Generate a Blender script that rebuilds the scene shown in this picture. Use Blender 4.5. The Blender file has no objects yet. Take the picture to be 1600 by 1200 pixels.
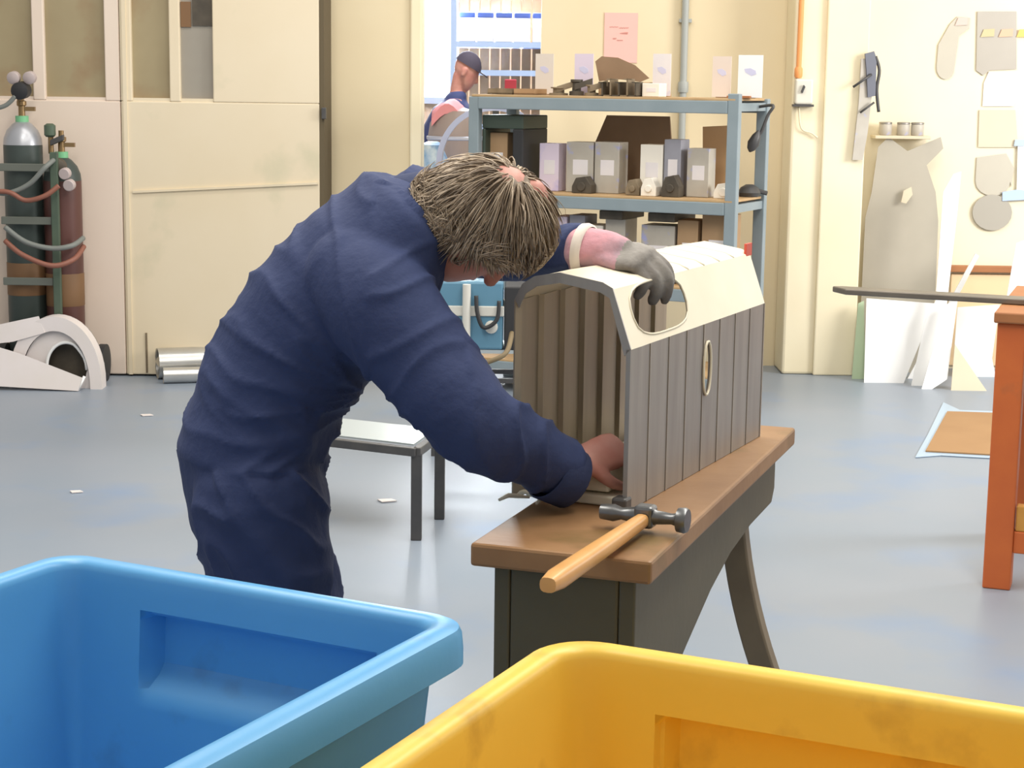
import bpy, bmesh, math, random
from mathutils import Vector, Matrix, noise
random.seed(7)
scene = bpy.context.scene
COL = scene.collection
R = math.radians

# ------------------------------------------------------------------ camera
FPX, HOR, ROLL, EYE = 2800.0, 130.0, R(0.8), 1.6
_p = math.atan((600 - HOR) / FPX)
CF = Vector((0, math.cos(_p), -math.sin(_p)))
_U = Vector((0, math.sin(_p), math.cos(_p)))
CR = math.cos(ROLL) * Vector((1, 0, 0)) + math.sin(ROLL) * _U
CU = math.cos(ROLL) * _U - math.sin(ROLL) * Vector((1, 0, 0))
CO = Vector((0, 0, EYE))
cam_data = bpy.data.cameras.new('camera')
cam = bpy.data.objects.new('camera', cam_data)
COL.objects.link(cam)
cam_data.sensor_fit = 'HORIZONTAL'
cam_data.sensor_width = 36.0
cam_data.lens = FPX / 1600 * 36.0
cam_data.clip_end = 100
M = Matrix((CR, CU, -CF)).transposed().to_4x4()
M.translation = CO
cam.matrix_world = M
scene.camera = cam

# ------------------------------------------------------------------ world, lights, exposure
world = bpy.data.worlds.new('workshop_ambient')
scene.world = world
world.use_nodes = True
bg = world.node_tree.nodes['Background']
bg.inputs[0].default_value = (1.0, 0.97, 0.92, 1)
bg.inputs[1].default_value = 0.42


def area(name, loc, target, sx, sy, power, color):
    l = bpy.data.lights.new(name, 'AREA')
    l.shape = 'RECTANGLE'
    l.size, l.size_y = sx, sy
    l.energy = power
    l.color = color
    o = bpy.data.objects.new(name, l)
    COL.objects.link(o)
    o.location = loc
    o.rotation_euler = (Vector(target) - Vector(loc)).to_track_quat('-Z', 'Y').to_euler()
    return o


WARM = (1.0, 0.95, 0.86)
DAY = (0.93, 0.97, 1.0)
area('fluorescent_row_light', (-1.3, 4.6, 4.0), (-1.3, 4.6, 0), 0.5, 5.0, 120, WARM)
area('fluorescent_row_light', (1.5, 4.6, 4.0), (1.5, 4.6, 0), 0.5, 5.0, 120, WARM)
area('fluorescent_row_light', (0.2, 8.2, 4.0), (0.2, 8.4, 0), 5.0, 0.5, 50, WARM)
area('daylight_window_light', (5.2, 7.2, 2.4), (1.9, 10.0, 0.9), 2.0, 1.6, 165, (1.0, 0.98, 0.95))
area('daylight_window_light', (-0.5, 15.6, 2.3), (0.1, 12.0, 1.2), 1.2, 1.4, 260, DAY)
area('far_room_fill_light', (0.2, 12.6, 3.9), (0.2, 12.9, 0), 2.0, 0.4, 110, DAY)  # added fill lamp, brightens the figure beyond the doorway

scene.view_settings.view_transform = 'Standard'
scene.view_settings.look = 'None'
scene.view_settings.gamma = 1.0
scene.view_settings.use_curve_mapping = False
scene.view_settings.exposure = 0.3


# ------------------------------------------------------------------ measuring helpers
def ray(x, y):
    return CF + CR * ((x - 800) / FPX) + CU * ((600 - y) / FPX)


def G(x, y, z=0.0):                       # where the sight line meets height z
    d = ray(x, y)
    return CO + d * ((z - EYE) / d.z)


def A(x, y, Y):                           # where it meets depth Y
    d = ray(x, y)
    return CO + d * (Y / d.y)


def ONP(x, y, p0, n):                     # where it meets a plane
    d = ray(x, y)
    return CO + d * ((Vector(p0) - CO).dot(n) / d.dot(n))


def PX(P):
    d = Vector(P) - CO
    w = d.dot(CF)
    return 800 + FPX * d.dot(CR) / w, 600 - FPX * d.dot(CU) / w


# ------------------------------------------------------------------ materials
def lin(c):
    c = c / 255.0
    return c / 12.92 if c <= 0.04045 else ((c + 0.055) / 1.055) ** 2.4


def rgb(c):
    return (lin(c[0]), lin(c[1]), lin(c[2]), 1)


MATS = {}


def mat(name, col, rough=0.6, metal=0.0, col2=None, scale=6.0, amount=0.5, bump=0.0, bscale=40.0,
        stretch=(1, 1, 1), col3=None, scale3=2.0, lo3=0.55, hi3=0.7, detail=4.0, emit=None, coat=0.0, spec=0.5):
    if name in MATS:
        return MATS[name]
    m = bpy.data.materials.new(name)
    m.use_nodes = True
    nt = m.node_tree
    b = nt.nodes['Principled BSDF']
    b.inputs['Roughness'].default_value = rough
    b.inputs['Metallic'].default_value = metal
    b.inputs['Specular IOR Level'].default_value = spec
    if coat:
        b.inputs['Coat Weight'].default_value = coat
        b.inputs['Coat Roughness'].default_value = 0.25
    b.inputs['Base Color'].default_value = rgb(col)
    tc = mp = None
    if col2 or bump or col3:
        tc = nt.nodes.new('ShaderNodeTexCoord')
        mp = nt.nodes.new('ShaderNodeMapping')
        mp.inputs['Scale'].default_value = stretch
        nt.links.new(tc.outputs['Object'], mp.inputs['Vector'])
    out = None
    if col2:
        n = nt.nodes.new('ShaderNodeTexNoise')
        n.inputs['Scale'].default_value = scale
        n.inputs['Detail'].default_value = detail
        nt.links.new(mp.outputs['Vector'], n.inputs['Vector'])
        rp = nt.nodes.new('ShaderNodeMapRange')
        rp.inputs['From Min'].default_value = 0.5 - amount / 2
        rp.inputs['From Max'].default_value = 0.5 + amount / 2
        nt.links.new(n.outputs['Fac'], rp.inputs['Value'])
        mx = nt.nodes.new('ShaderNodeMix')
        mx.data_type = 'RGBA'
        mx.inputs['A'].default_value = rgb(col)
        mx.inputs['B'].default_value = rgb(col2)
        nt.links.new(rp.outputs['Result'], mx.inputs['Factor'])
        out = mx.outputs['Result']
    if col3:
        n3 = nt.nodes.new('ShaderNodeTexNoise')
        n3.inputs['Scale'].default_value = scale3
        n3.inputs['Detail'].default_value = 6
        nt.links.new(tc.outputs['Object'], n3.inputs['Vector'])
        r3 = nt.nodes.new('ShaderNodeMapRange')
        r3.inputs['From Min'].default_value = lo3
        r3.inputs['From Max'].default_value = hi3
        nt.links.new(n3.outputs['Fac'], r3.inputs['Value'])
        m3 = nt.nodes.new('ShaderNodeMix')
        m3.data_type = 'RGBA'
        if out:
            nt.links.new(out, m3.inputs['A'])
        else:
            m3.inputs['A'].default_value = rgb(col)
        m3.inputs['B'].default_value = rgb(col3)
        nt.links.new(r3.outputs['Result'], m3.inputs['Factor'])
        out = m3.outputs['Result']
    if out:
        nt.links.new(out, b.inputs['Base Color'])
    if bump:
        nb = nt.nodes.new('ShaderNodeTexNoise')
        nb.inputs['Scale'].default_value = bscale
        nb.inputs['Detail'].default_value = 5
        nt.links.new(mp.outputs['Vector'], nb.inputs['Vector'])
        bp = nt.nodes.new('ShaderNodeBump')
        bp.inputs['Strength'].default_value = bump
        bp.inputs['Distance'].default_value = 0.01
        nt.links.new(nb.outputs['Fac'], bp.inputs['Height'])
        nt.links.new(bp.outputs['Normal'], b.inputs['Normal'])
    if emit:
        b.inputs['Emission Color'].default_value = rgb(emit[0])
        b.inputs['Emission Strength'].default_value = emit[1]
    MATS[name] = m
    return m


def glass_mat(name, col, rough, alpha):
    if name in MATS:
        return MATS[name]
    m = mat(name, col, rough)
    b = m.node_tree.nodes['Principled BSDF']
    b.inputs['Transmission Weight'].default_value = 0.0
    b.inputs['Alpha'].default_value = alpha
    return m


floor_m = mat('painted_floor', (142, 150, 162), 0.40, col2=(132, 145, 160), scale=1.3, amount=0.5,
              col3=(120, 142, 172), scale3=1.7, lo3=0.54, hi3=0.74, bump=0.05, bscale=6)
cream = mat('cream_wall', (230, 215, 182), 0.75, col2=(223, 206, 170), scale=1.5, amount=0.5, bump=0.05, bscale=20)
cream_pale = mat('pale_cream_pillar', (244, 234, 206), 0.7, col2=(236, 222, 186), scale=1.2, amount=0.5, bump=0.05, bscale=15)
door_m = mat('cream_door', (222, 206, 176), 0.6, col2=(228, 214, 188), scale=1.4, amount=0.5,
             col3=(200, 194, 164), scale3=2.2, lo3=0.58, hi3=0.75)
door_pink = mat('pinkish_door_leaf', (226, 206, 190), 0.6, col2=(230, 214, 198), scale=1.4, amount=0.5)
far_wall_m = mat('far_room_wall', (226, 206, 178), 0.8, col2=(214, 190, 168), scale=1.0)
frost = mat('dusty_glass', (152, 137, 106), 0.3, col2=(168, 154, 122), scale=2.5, amount=0.5, col3=(146, 116, 86), scale3=2.2, lo3=0.52, hi3=0.7)
frost_grey = mat('grey_glass', (146, 138, 128), 0.3, col2=(160, 154, 142), scale=3.0, amount=0.5)
daylight = mat('daylit_pane', (255, 255, 255), 0.4, emit=((250, 252, 255), 4.0))
overall_m = mat('navy_cotton', (46, 57, 94), 0.8, col2=(52, 64, 102), scale=5, amount=0.6, bump=0.22, bscale=60, spec=0.35)
overall_dark = mat('navy_cotton_collar', (42, 52, 84), 0.82, col2=(50, 60, 94), scale=8, amount=0.6, bump=0.2, bscale=80, spec=0.35)
skin = mat('ruddy_skin', (200, 148, 134), 0.55, col2=(186, 118, 106), scale=14, amount=0.5, bump=0.06, bscale=120)
hair1 = mat('hair_ash', (166, 147, 124), 0.55, col2=(132, 114, 94), scale=30, amount=0.5)
hair2 = mat('hair_light', (200, 182, 160), 0.5, col2=(170, 152, 130), scale=30, amount=0.5)
hair3 = mat('hair_dark', (124, 107, 90), 0.6, col2=(98, 84, 70), scale=30, amount=0.5)
eye_m = mat('eye_white', (225, 220, 212), 0.3)
boot_m = mat('black_boot', (34, 32, 32), 0.5, bump=0.1)
shirt_m = mat('pale_shirt', (214, 212, 224), 0.8)
glove_m = mat('pink_grey_glove', (170, 142, 152), 0.8, col2=(150, 126, 134), scale=18, amount=0.4, col3=(206, 150, 160), scale3=9, lo3=0.5, hi3=0.64, bump=0.3, bscale=60)
glove_hem = mat('glove_hem_white', (226, 216, 206), 0.8)
glove_pad = mat('glove_grey_pad', (150, 146, 140), 0.75, col2=(104, 98, 94), scale=16, amount=0.4, bump=0.3, bscale=60)
blue_p = mat('blue_plastic', (86, 158, 212), 0.42, col2=(98, 170, 220), scale=3, amount=0.6, col3=(84, 100, 122), scale3=4.5, lo3=0.56, hi3=0.8, bump=0.06, bscale=25)
yellow_p = mat('yellow_plastic', (234, 194, 70), 0.42, col2=(240, 202, 88), scale=3, amount=0.6, col3=(190, 148, 58), scale3=6.0, lo3=0.58, hi3=0.76, bump=0.06, bscale=25)
grime = mat('dark_grime', (92, 80, 66), 0.9)
wood_top = mat('worn_bench_wood', (160, 122, 84), 0.5, col2=(136, 98, 62), scale=7, amount=0.5, stretch=(1, 1, 1), col3=(118, 94, 52), scale3=5, lo3=0.56, hi3=0.72, bump=0.08, bscale=30)
bench_paint = mat('dark_olive_bench', (84, 78, 60), 0.6, col2=(96, 88, 68), scale=5, amount=0.5, bump=0.06)
leg_m = mat('taupe_leg', (132, 118, 96), 0.6, col2=(112, 98, 78), scale=6, bump=0.06)
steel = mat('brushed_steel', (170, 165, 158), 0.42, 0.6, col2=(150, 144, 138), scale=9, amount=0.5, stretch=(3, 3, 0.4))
steel_in = mat('brightened_inner_steel', (186, 174, 154), 0.42, 0.35, col2=(164, 152, 134), scale=6, amount=0.5, stretch=(3, 3, 0.4))  # lighter copy of the casing steel, coloured to brighten the interior
steel_pale = mat('lit_cream_steel', (236, 228, 206), 0.5, 0.1, col2=(228, 216, 190), scale=6, amount=0.5)  # cream tone puts the bright light on the casing top into its colour
hammer_wood = mat('ash_handle', (222, 170, 106), 0.38, col2=(204, 148, 84), scale=12, amount=0.5, stretch=(1, 1, 1))
forged = mat('forged_steel', (124, 126, 128), 0.35, 0.8, col2=(100, 100, 100), scale=30)
rack_m = mat('blue_grey_rack', (142, 154, 160), 0.5, col2=(130, 144, 150), scale=6, amount=0.5)
shelf_wood = mat('shelf_board', (196, 164, 122), 0.65, col2=(178, 146, 104), scale=8, amount=0.5)
card_m = mat('cardboard', (178, 146, 110), 0.8, col2=(160, 128, 94), scale=5, amount=0.5)
card_dark = mat('dark_cardboard', (158, 132, 106), 0.85, col2=(136, 112, 88), scale=5, amount=0.5)
paper = mat('white_card', (232, 226, 224), 0.8, col2=(222, 216, 222), scale=6, amount=0.5, col3=(186, 186, 222), scale3=9, lo3=0.6, hi3=0.72)
lilac = mat('lilac_card', (220, 206, 222), 0.8, col3=(190, 180, 220), scale3=9, lo3=0.56, hi3=0.7)
tin_m = mat('grey_tin', (192, 186, 174), 0.55, 0.1, col2=(176, 168, 156), scale=9, amount=0.5, col3=(166, 168, 206), scale3=14, lo3=0.6, hi3=0.7)
white_box_m = mat('white_carton', (238, 232, 220), 0.7)
grey_box_m = mat('grey_carton', (158, 158, 168), 0.7, col2=(140, 138, 146), scale=6)
junk_m = mat('drab_parts', (148, 132, 108), 0.6, 0.2, col2=(112, 98, 78), scale=14, amount=0.4)
junk_dark = mat('dark_parts', (72, 66, 58), 0.6, 0.3, col2=(96, 88, 76), scale=14)
pink_paper = mat('pink_paper', (242, 186, 176), 0.8)
ink = mat('faded_ink', (216, 164, 154), 0.8)
pipe_grey = mat('grey_pipe', (166, 170, 166), 0.5)
orange_m = mat('orange_conduit', (238, 160, 96), 0.6)
switch_m = mat('switch_box', (222, 218, 204), 0.5, 0.1)
dark_metal = mat('dark_steel', (74, 74, 76), 0.5, 0.4, col2=(90, 88, 86), scale=12)
template_m = mat('grey_template', (188, 181, 166), 0.55, 0.1, col2=(198, 192, 176), scale=3, amount=0.5)
template_pale = mat('pale_template', (220, 208, 182), 0.6, 0.1, col2=(212, 198, 172), scale=3, amount=0.5)
sheet_white = mat('bright_sheet', (246, 246, 244), 0.4, 0.0, col2=(236, 236, 236), scale=3, amount=0.5)
sheet_grey = mat('dull_sheet', (188, 181, 166), 0.42, 0.25, col2=(172, 165, 150), scale=2.5, amount=0.5)
sheet_green = mat('green_edge_sheet', (186, 206, 172), 0.5)
orange_wood = mat('orange_painted_wood', (204, 106, 48), 0.55, col2=(188, 92, 44), scale=6, amount=0.5, col3=(150, 92, 58), scale3=5, lo3=0.6, hi3=0.74, bump=0.06)
brown_wood = mat('brown_top', (176, 118, 72), 0.6, col2=(158, 100, 60), scale=6, amount=0.5)
bar_m = mat('steel_bar', (128, 120, 110), 0.45, 0.5, col2=(104, 98, 90), scale=6)
film_m = mat('blue_film', (164, 186, 206), 0.35)
cyl_green = mat('dark_green_cylinder', (54, 66, 64), 0.45, col2=(66, 74, 70), scale=5)
cyl_maroon = mat('maroon_cylinder', (96, 62, 56), 0.45, col2=(90, 56, 50), scale=5)
cyl_white = mat('silver_shoulder', (176, 178, 184), 0.35, 0.5)
green_ring = mat('green_neck_ring', (120, 186, 138), 0.5)
brass = mat('brass', (150, 124, 88), 0.35, 0.7)
gauge_m = mat('gauge_face', (186, 172, 170), 0.4)
hose_grey = mat('grey_hose', (120, 124, 120), 0.5)
hose_red = mat('red_hose', (138, 88, 72), 0.5)
trolley_green = mat('trolley_green', (84, 100, 82), 0.5, col2=(70, 84, 72), scale=8)
label_orange = mat('orange_label', (122, 90, 60), 0.6)
white_sheet = mat('white_painted_sheet', (228, 220, 220), 0.5, col2=(220, 212, 206), scale=4, amount=0.5)
shiny = mat('shiny_tube', (206, 206, 204), 0.3, 0.8, col2=(180, 178, 174), scale=5)
blue_mach = mat('blue_machine', (84, 128, 154), 0.5, col2=(94, 138, 162), scale=5)
pale_band = mat('pale_band', (206, 204, 196), 0.5)
galv_top = mat('pale_tabletop', (176, 186, 190), 0.35, 0.2)
black_rub = mat('black_rubber', (44, 44, 46), 0.6)
green_cab = mat('green_black_case', (64, 76, 66), 0.5)
hoop_m = mat('pale_blue_hoop', (196, 200, 222), 0.4, 0.3)
mauve_m = mat('mauve_drum', (168, 154, 152), 0.5, 0.2, col2=(156, 142, 144), scale=4)
far_blue = mat('pale_blue_shelf', (182, 202, 236), 0.5)
far_bin = mat('white_bin', (244, 244, 250), 0.6)
far_bin_blue = mat('blue_lid', (84, 108, 186), 0.6)
navy_j = mat('navy_jacket', (52, 60, 100), 0.8, col2=(60, 68, 112), scale=8)
cap_m = mat('dark_cap', (66, 58, 72), 0.8)
pink_cloth = mat('pink_rag', (226, 150, 160), 0.8)
red_m = mat('red_plastic', (190, 60, 84), 0.5)
red_tag = mat('red_tag', (208, 84, 66), 0.6)


# ------------------------------------------------------------------ mesh helpers
ORG = {}


def link(o):
    COL.objects.link(o)
    return o


def root(name, loc, label, cat, group=None):
    o = link(bpy.data.objects.new(name, None))
    o.empty_display_size = 0.05
    o.location = Vector(loc)
    ORG[o.name] = Vector(loc)
    tag(o, label, cat, group)
    return o


def tag(o, label, cat, group=None):
    o['label'] = label
    o['category'] = cat
    if group:
        o['group'] = group
    return o


def struct(o):
    o['kind'] = 'structure'
    return o


class MB:
    def __init__(self):
        self.v, self.f, self.mi = [], [], []

    def add(self, vs, fs, mi=0):
        b = len(self.v)
        self.v += [Vector(x) for x in vs]
        self.f += [tuple(i + b for i in q) for q in fs]
        self.mi += [mi] * len(fs)
        return self

    def obox(self, o, ex, ey, ez, mi=0):   # corner + three edge vectors
        o, ex, ey, ez = Vector(o), Vector(ex), Vector(ey), Vector(ez)
        vs = [o, o + ex, o + ex + ey, o + ey, o + ez, o + ex + ez, o + ex + ey + ez, o + ey + ez]
        fs = [(0, 3, 2, 1), (4, 5, 6, 7), (0, 1, 5, 4), (1, 2, 6, 5), (2, 3, 7, 6), (3, 0, 4, 7)]
        if ex.cross(ey).dot(ez) < 0:
            fs = [q[::-1] for q in fs]
        return self.add(vs, fs, mi)

    def box(self, x0, x1, y0, y1, z0, z1, mi=0):
        return self.obox((x0, y0, z0), (x1 - x0, 0, 0), (0, y1 - y0, 0), (0, 0, z1 - z0), mi)

    def rings(self, rs, cap=True, mi=0, closed=False):
        n = len(rs[0])
        vs = [p for r in rs for p in r]
        fs = []
        m = len(rs)
        for i in range(m if closed else m - 1):
            j = (i + 1) % m
            for k in range(n):
                l = (k + 1) % n
                fs.append((i * n + k, i * n + l, j * n + l, j * n + k))
        if cap and not closed:
            fs.append(tuple(range(n))[::-1])
            fs.append(tuple((m - 1) * n + k for k in range(n)))
        return self.add(vs, fs, mi)

    def tube(self, pts, rad, n=10, mi=0, cap=True, closed=False):
        pts = [Vector(p) for p in pts]
        if not isinstance(rad, (list, tuple)):
            rad = [rad] * len(pts)
        rs = []
        up = Vector((0.123, 0.31, 0.94)).normalized()
        prev = None
        for i, p in enumerate(pts):
            a = pts[max(i - 1, 0)]
            b = pts[min(i + 1, len(pts) - 1)]
            if closed:
                a = pts[i - 1]
                b = pts[(i + 1) % len(pts)]
            t = (b - a).normalized()
            if prev is None:
                u = t.cross(up)
                if u.length < 0.1:
                    u = t.cross(Vector((1, 0, 0)))
            else:
                u = prev - t * prev.dot(t)
            u.normalize()
            prev = u
            w = t.cross(u)
            rs.append([p + (u * math.cos(2 * math.pi * k / n) + w * math.sin(2 * math.pi * k / n)) * rad[i] for k in range(n)])
        return self.rings(rs, cap, mi, closed)

    def lathe(self, o, axis, prof, n=24, mi=0, cap=True):
        o, t = Vector(o), Vector(axis).normalized()
        u = t.cross(Vector((0, 0, 1)))
        if u.length < 0.1:
            u = Vector((1, 0, 0))
        u.normalize()
        w = t.cross(u)
        rs = [[o + t * h + (u * math.cos(2 * math.pi * k / n) + w * math.sin(2 * math.pi * k / n)) * r for k in range(n)] for r, h in prof]
        return self.rings(rs, cap, mi)

    def prism(self, poly, d, mi=0):        # 3D polygon extruded along d
        d = Vector(d)
        n = len(poly)
        a = [Vector(p) for p in poly]
        vs = a + [p + d for p in a]
        fs = [tuple(range(n))[::-1], tuple(range(n, 2 * n))] + [(i, (i + 1) % n, n + (i + 1) % n, n + i) for i in range(n)]
        return self.add(vs, fs, mi)

    def build(self, name, m, parent=None, bevel=0.0, smooth=None, loc=None, seg=2):
        if parent is not None:
            org = ORG[parent.name]
        else:
            if loc is None:
                xs = [p.x for p in self.v]
                ys = [p.y for p in self.v]
                loc = Vector(((min(xs) + max(xs)) / 2, (min(ys) + max(ys)) / 2, min(p.z for p in self.v)))
            org = Vector(loc)
        me = bpy.data.meshes.new(name)
        me.from_pydata([tuple(p - org) for p in self.v], [], self.f)
        for x in (m if isinstance(m, (list, tuple)) else [m]):
            me.materials.append(x)
        bm = bmesh.new()
        bm.from_mesh(me)
        for f, i in zip(bm.faces, self.mi):
            f.material_index = i
        bmesh.ops.recalc_face_normals(bm, faces=bm.faces)
        bm.to_mesh(me)
        bm.free()
        if smooth:
            me.polygons.foreach_set('use_smooth', [True] * len(me.polygons))
            if smooth is not True:
                me.set_sharp_from_angle(angle=R(smooth))
        o = link(bpy.data.objects.new(name, me))
        if parent is not None:
            o.parent = parent
        else:
            o.location = org
        ORG[o.name] = org
        if bevel:
            b = o.modifiers.new('bevel', 'BEVEL')
            b.width = bevel
            b.segments = seg
            b.limit_method = 'ANGLE'
            b.angle_limit = R(40)
        return o


def plate(name, px, p0, n, thick, m, label=None, cat=None, group=None, parent=None, bevel=0.0):
    n = Vector(n).normalized()
    poly = [ONP(x, y, p0, n) for x, y in px]
    o = MB().prism(poly, n * thick).build(name, m, parent, bevel)
    if label:
        tag(o, label, cat, group)
    return o


def arc_pts(c, a, b, a0, a1, n):
    c, a, b = Vector(c), Vector(a), Vector(b)
    return [c + a * math.cos(R(a0 + (a1 - a0) * i / n)) + b * math.sin(R(a0 + (a1 - a0) * i / n)) for i in range(n + 1)]


def bez(ps, n=16):                         # Catmull-Rom through points
    ps = [Vector(p) for p in ps]
    out = []
    for i in range(len(ps) - 1):
        p0, p1, p2, p3 = ps[max(i - 1, 0)], ps[i], ps[i + 1], ps[min(i + 2, len(ps) - 1)]
        for k in range(n):
            t = k / n
            out.append(0.5 * ((2 * p1) + (p2 - p0) * t + (2 * p0 - 5 * p1 + 4 * p2 - p3) * t * t + (3 * p1 - p0 - 3 * p2 + p3) * t ** 3))
    out.append(ps[-1])
    return out


Z = Vector((0, 0, 1))
YB = 10.30                                  # back wall face
YD = 9.62                                   # sliding door face

# ================================================================== SETTING
struct(MB().box(-6, 6, -1.5, 18.2, -0.1, 0.0).build('floor', floor_m))

dxl = A(640, 300, YB - 0.3).x               # doorway edges
dxr = A(842, 300, YB).x
w = MB()
w.box(-6, dxl, YB - 0.30, YB - 0.05, 0, 4.2)
w.box(dxr, A(1340, 300, YB).x, YB, YB + 0.25, 0, 4.2)
w.box(dxl, dxr, YB, YB + 0.25, 2.75, 4.2)
struct(w.build('wall_back', cream))
struct(MB().box(A(1340, 300, YB).x, 6, YB, YB + .25, 0, 4.2).build('wall_right', mat('light_washed_wall', (240, 230, 206), .75, col2=(234, 222, 192), scale=1.2, amount=.5, bump=.05, bscale=20)))  # bay wall coloured paler to carry the strong light washing over it
jl = A(662, 300, YB - 0.05).x
struct(MB().box(dxl, jl, YB - 0.32, YB - 0.02, 0, 2.75).build('trim_1', cream_pale, bevel=0.01))
# pier between the bays
px0, px1 = A(1232, 300, 10.0).x, A(1345, 300, 10.0).x
struct(MB().box(px0, px1, 10.0, YB, 0, 4.2).build('wall_pier', cream_pale, bevel=0.015))
px2 = A(1282, 300, 9.97).x
struct(MB().box(px2, px1 + 0.005, 9.97, 10.0, 0, 4.2).build('trim_2', cream_pale, bevel=0.008))
# far room
struct(MB().box(-4, 3.5, 17.0, 17.2, 0, 4.2).build('wall_far', far_wall_m))
wl, wr = A(640, 70, 16.9).x, A(707, 70, 16.9).x
wz = A(690, 152, 16.9).z
win = root('window_1', ((wl + wr) / 2, 16.95, wz), '', '')
del win['label'], win['category']
struct(win)
MB().box(wl - 0.6, wr, 16.96, 16.98, wz, 3.4).build('pane', daylight, win)
f = MB()
f.box(wl - 0.7, wr + 0.05, 16.88, 17.0, wz - 0.06, wz)
f.box(wr, wr + 0.05, 16.88, 17.0, wz, 3.45)
f.box(wl - 0.7, wr + 0.05, 16.88, 17.0, 3.4, 3.46)
f.build('window_frame', far_blue, win)


# sliding doors with glazed upper halves: two leaves
def leaf(name, x0, x1, openings, m, panes, y0=YD, sill=158):
    t = 0.07
    zs = A(200, sill, y0).z
    zt = 2.75
    r = root(name, ((x0 + x1) / 2, y0 + t / 2, 0), '', '')
    del r['label'], r['category']
    struct(r)
    MB().box(x0, x1, y0, y0 + t, 0.01, zs).build('lower_panel', m, r, bevel=0.006)
    xs = [x0] + [v for op in openings for v in op] + [x1]
    for i in range(0, len(xs), 2):
        if xs[i + 1] - xs[i] > 0.005:
            MB().box(xs[i], xs[i + 1], y0, y0 + t, zs, zt).build('stile', m, r, bevel=0.006)
    for (a, b), pm in zip(openings, panes):
        MB().box(a, b, y0 + 0.03, y0 + 0.036, zs, zt).build('pane', pm, r)
        MB().box(a, b, y0 + 0.008, y0 + 0.029, zs, zs + 0.018).build('glazing_bead', m, r)
    MB().box(x0, x1, y0, y0 + t, zt, zt + 0.15).build('top_rail', m, r)
    return r


ax = lambda x, y=80: A(x, y, YD).x
d1 = leaf('door_1', -3.6, ax(186), [(ax(-120), ax(50)), (ax(69), ax(163))], door_pink, [frost, frost])
d2 = leaf('door_2', ax(187), ax(499), [(ax(205), ax(264)), (ax(281), ax(332))], door_m, [frost, frost_grey])
# things seen through the small right light: ledge and boxes pressed to the pane
MB().box(ax(282), ax(298), YD + 0.02, YD + 0.029, A(290, 42, YD).z, 2.0).build('paper_sticker', label_orange, d2)
MB().box(ax(300), ax(331), YD + 0.02, YD + 0.029, A(310, 40, YD).z, 2.05).build('paper_sticker', junk_dark, d2)
# cover strip and long batten on the right leaf
zb = A(350, 300, YD).z
MB().obox((ax(208, 300), YD - 0.012, zb - 0.012), (ax(497, 300) - ax(208, 300), 0, 0.06), (0, 0.014, 0), (0, 0, 0.012)).build('batten', door_m, d2)
MB().box(ax(196, 300), ax(202, 300), YD - 0.008, YD + 0.001, 0.01, 2.75).build('cover_strip', door_m, d2)
MB().box(ax(228, 560), ax(231, 560), YD - 0.006, YD + 0.001, 0.02, A(228, 520, YD).z).build('edge_bolt', junk_m, d2)
# dark-coloured strip put in for the shaded gap where the sliding door ends
struct(MB().box(ax(499), ax(506), YD + 0.0, YB - 0.3, 0, 4.2).build('trim_3', mat('dark_gap', (96, 84, 62), 0.8)))
tk = MB().box(ax(503, 178), ax(510, 178), YD - 0.03, YD + 0.02, A(505, 186, YD).z, A(505, 168, YD).z)
tag(tk.build('door_catch', dark_metal, bevel=0.004), 'small dark door catch on the dark strip at the sliding door edge', 'catch')

# ================================================================== FURNITURE: BENCH
bN1, bN2, bF2 = G(735, 848, .8), G(1018, 878, .8), G(1243, 668, .8)
bu = (bF2 - bN2).normalized()
bl = (Z.cross(bu)).normalized()             # to the left
bL, bW = (bF2 - bN2).length, (bN1 - bN2).dot(bl)
bc = bN2 + bl * bW / 2
bench = root('work_bench', (bc.x + bu.x * bL / 2, bc.y + bu.y * bL / 2, 0),
             'narrow brown wooden bench on dark base carrying the steel casing', 'bench')


def BP(t, s, z):                            # along bench, leftwards, height
    p = bN2 + bu * t + bl * s
    return Vector((p.x, p.y, z))


TH = 0.042
MB().obox(BP(0, 0, 0.8 - TH), bu * bL, bl * bW, Z * TH).build('top_plank', wood_top, bench, bevel=0.006)
# end panel near the camera, slightly inset
ins = 0.035
MB().obox(BP(0.03, ins + .0305, 0.0), bu * 0.04, bl * (bW - 2 * ins - .061), Z * (0.8 - TH)).build('end_panel', bench_paint, bench, bevel=0.006)


def apron(s):
    prof = [(0.03, 0.757), (0.03, 0.0), (0.07, 0.0), (0.085, 0.36), (0.14, 0.42), (0.25, 0.465), (0.42, 0.52), (0.62, 0.58), (0.8, 0.615), (1.0, 0.63), (bL - 0.08, 0.63), (bL - 0.05, 0.66), (bL - 0.05, 0.757)]
    return MB().prism([BP(a, s, z) for a, z in prof], bl * 0.03)


apron(ins).build('side_apron', bench_paint, bench, bevel=0.004)
apron(bW - ins - 0.03).build('side_apron', bench_paint, bench, bevel=0.004)
MB().obox(BP(bL - 0.08, ins + .03, 0.62), bu * 0.03, bl * (bW - 2 * ins - .06), Z * 0.137).build('rear_rail', bench_paint, bench)
for sgn in (0, 1):
    pts = []
    for i in range(15):
        k = i / 14
        z = 0.72 * (1 - k)
        out = -0.035 + 0.20 * (k ** 2.0)
        s = (ins + 0.03 - out) if sgn == 0 else (bW - ins - 0.03 + out)
        pts.append(BP(bL - 0.22 + 0.06 * k, s, z))
    rs = []
    for i, p in enumerate(pts):
        k = i / 14
        hw, hd = 0.028 + 0.004 * k, 0.024
        rs.append([p + bl * hw + bu * hd, p - bl * hw + bu * hd, p - bl * hw - bu * hd, p + bl * hw - bu * hd])
    MB().rings(rs).build('rear_leg', leg_m, bench, bevel=0.005, smooth=40)
pts = []
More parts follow.
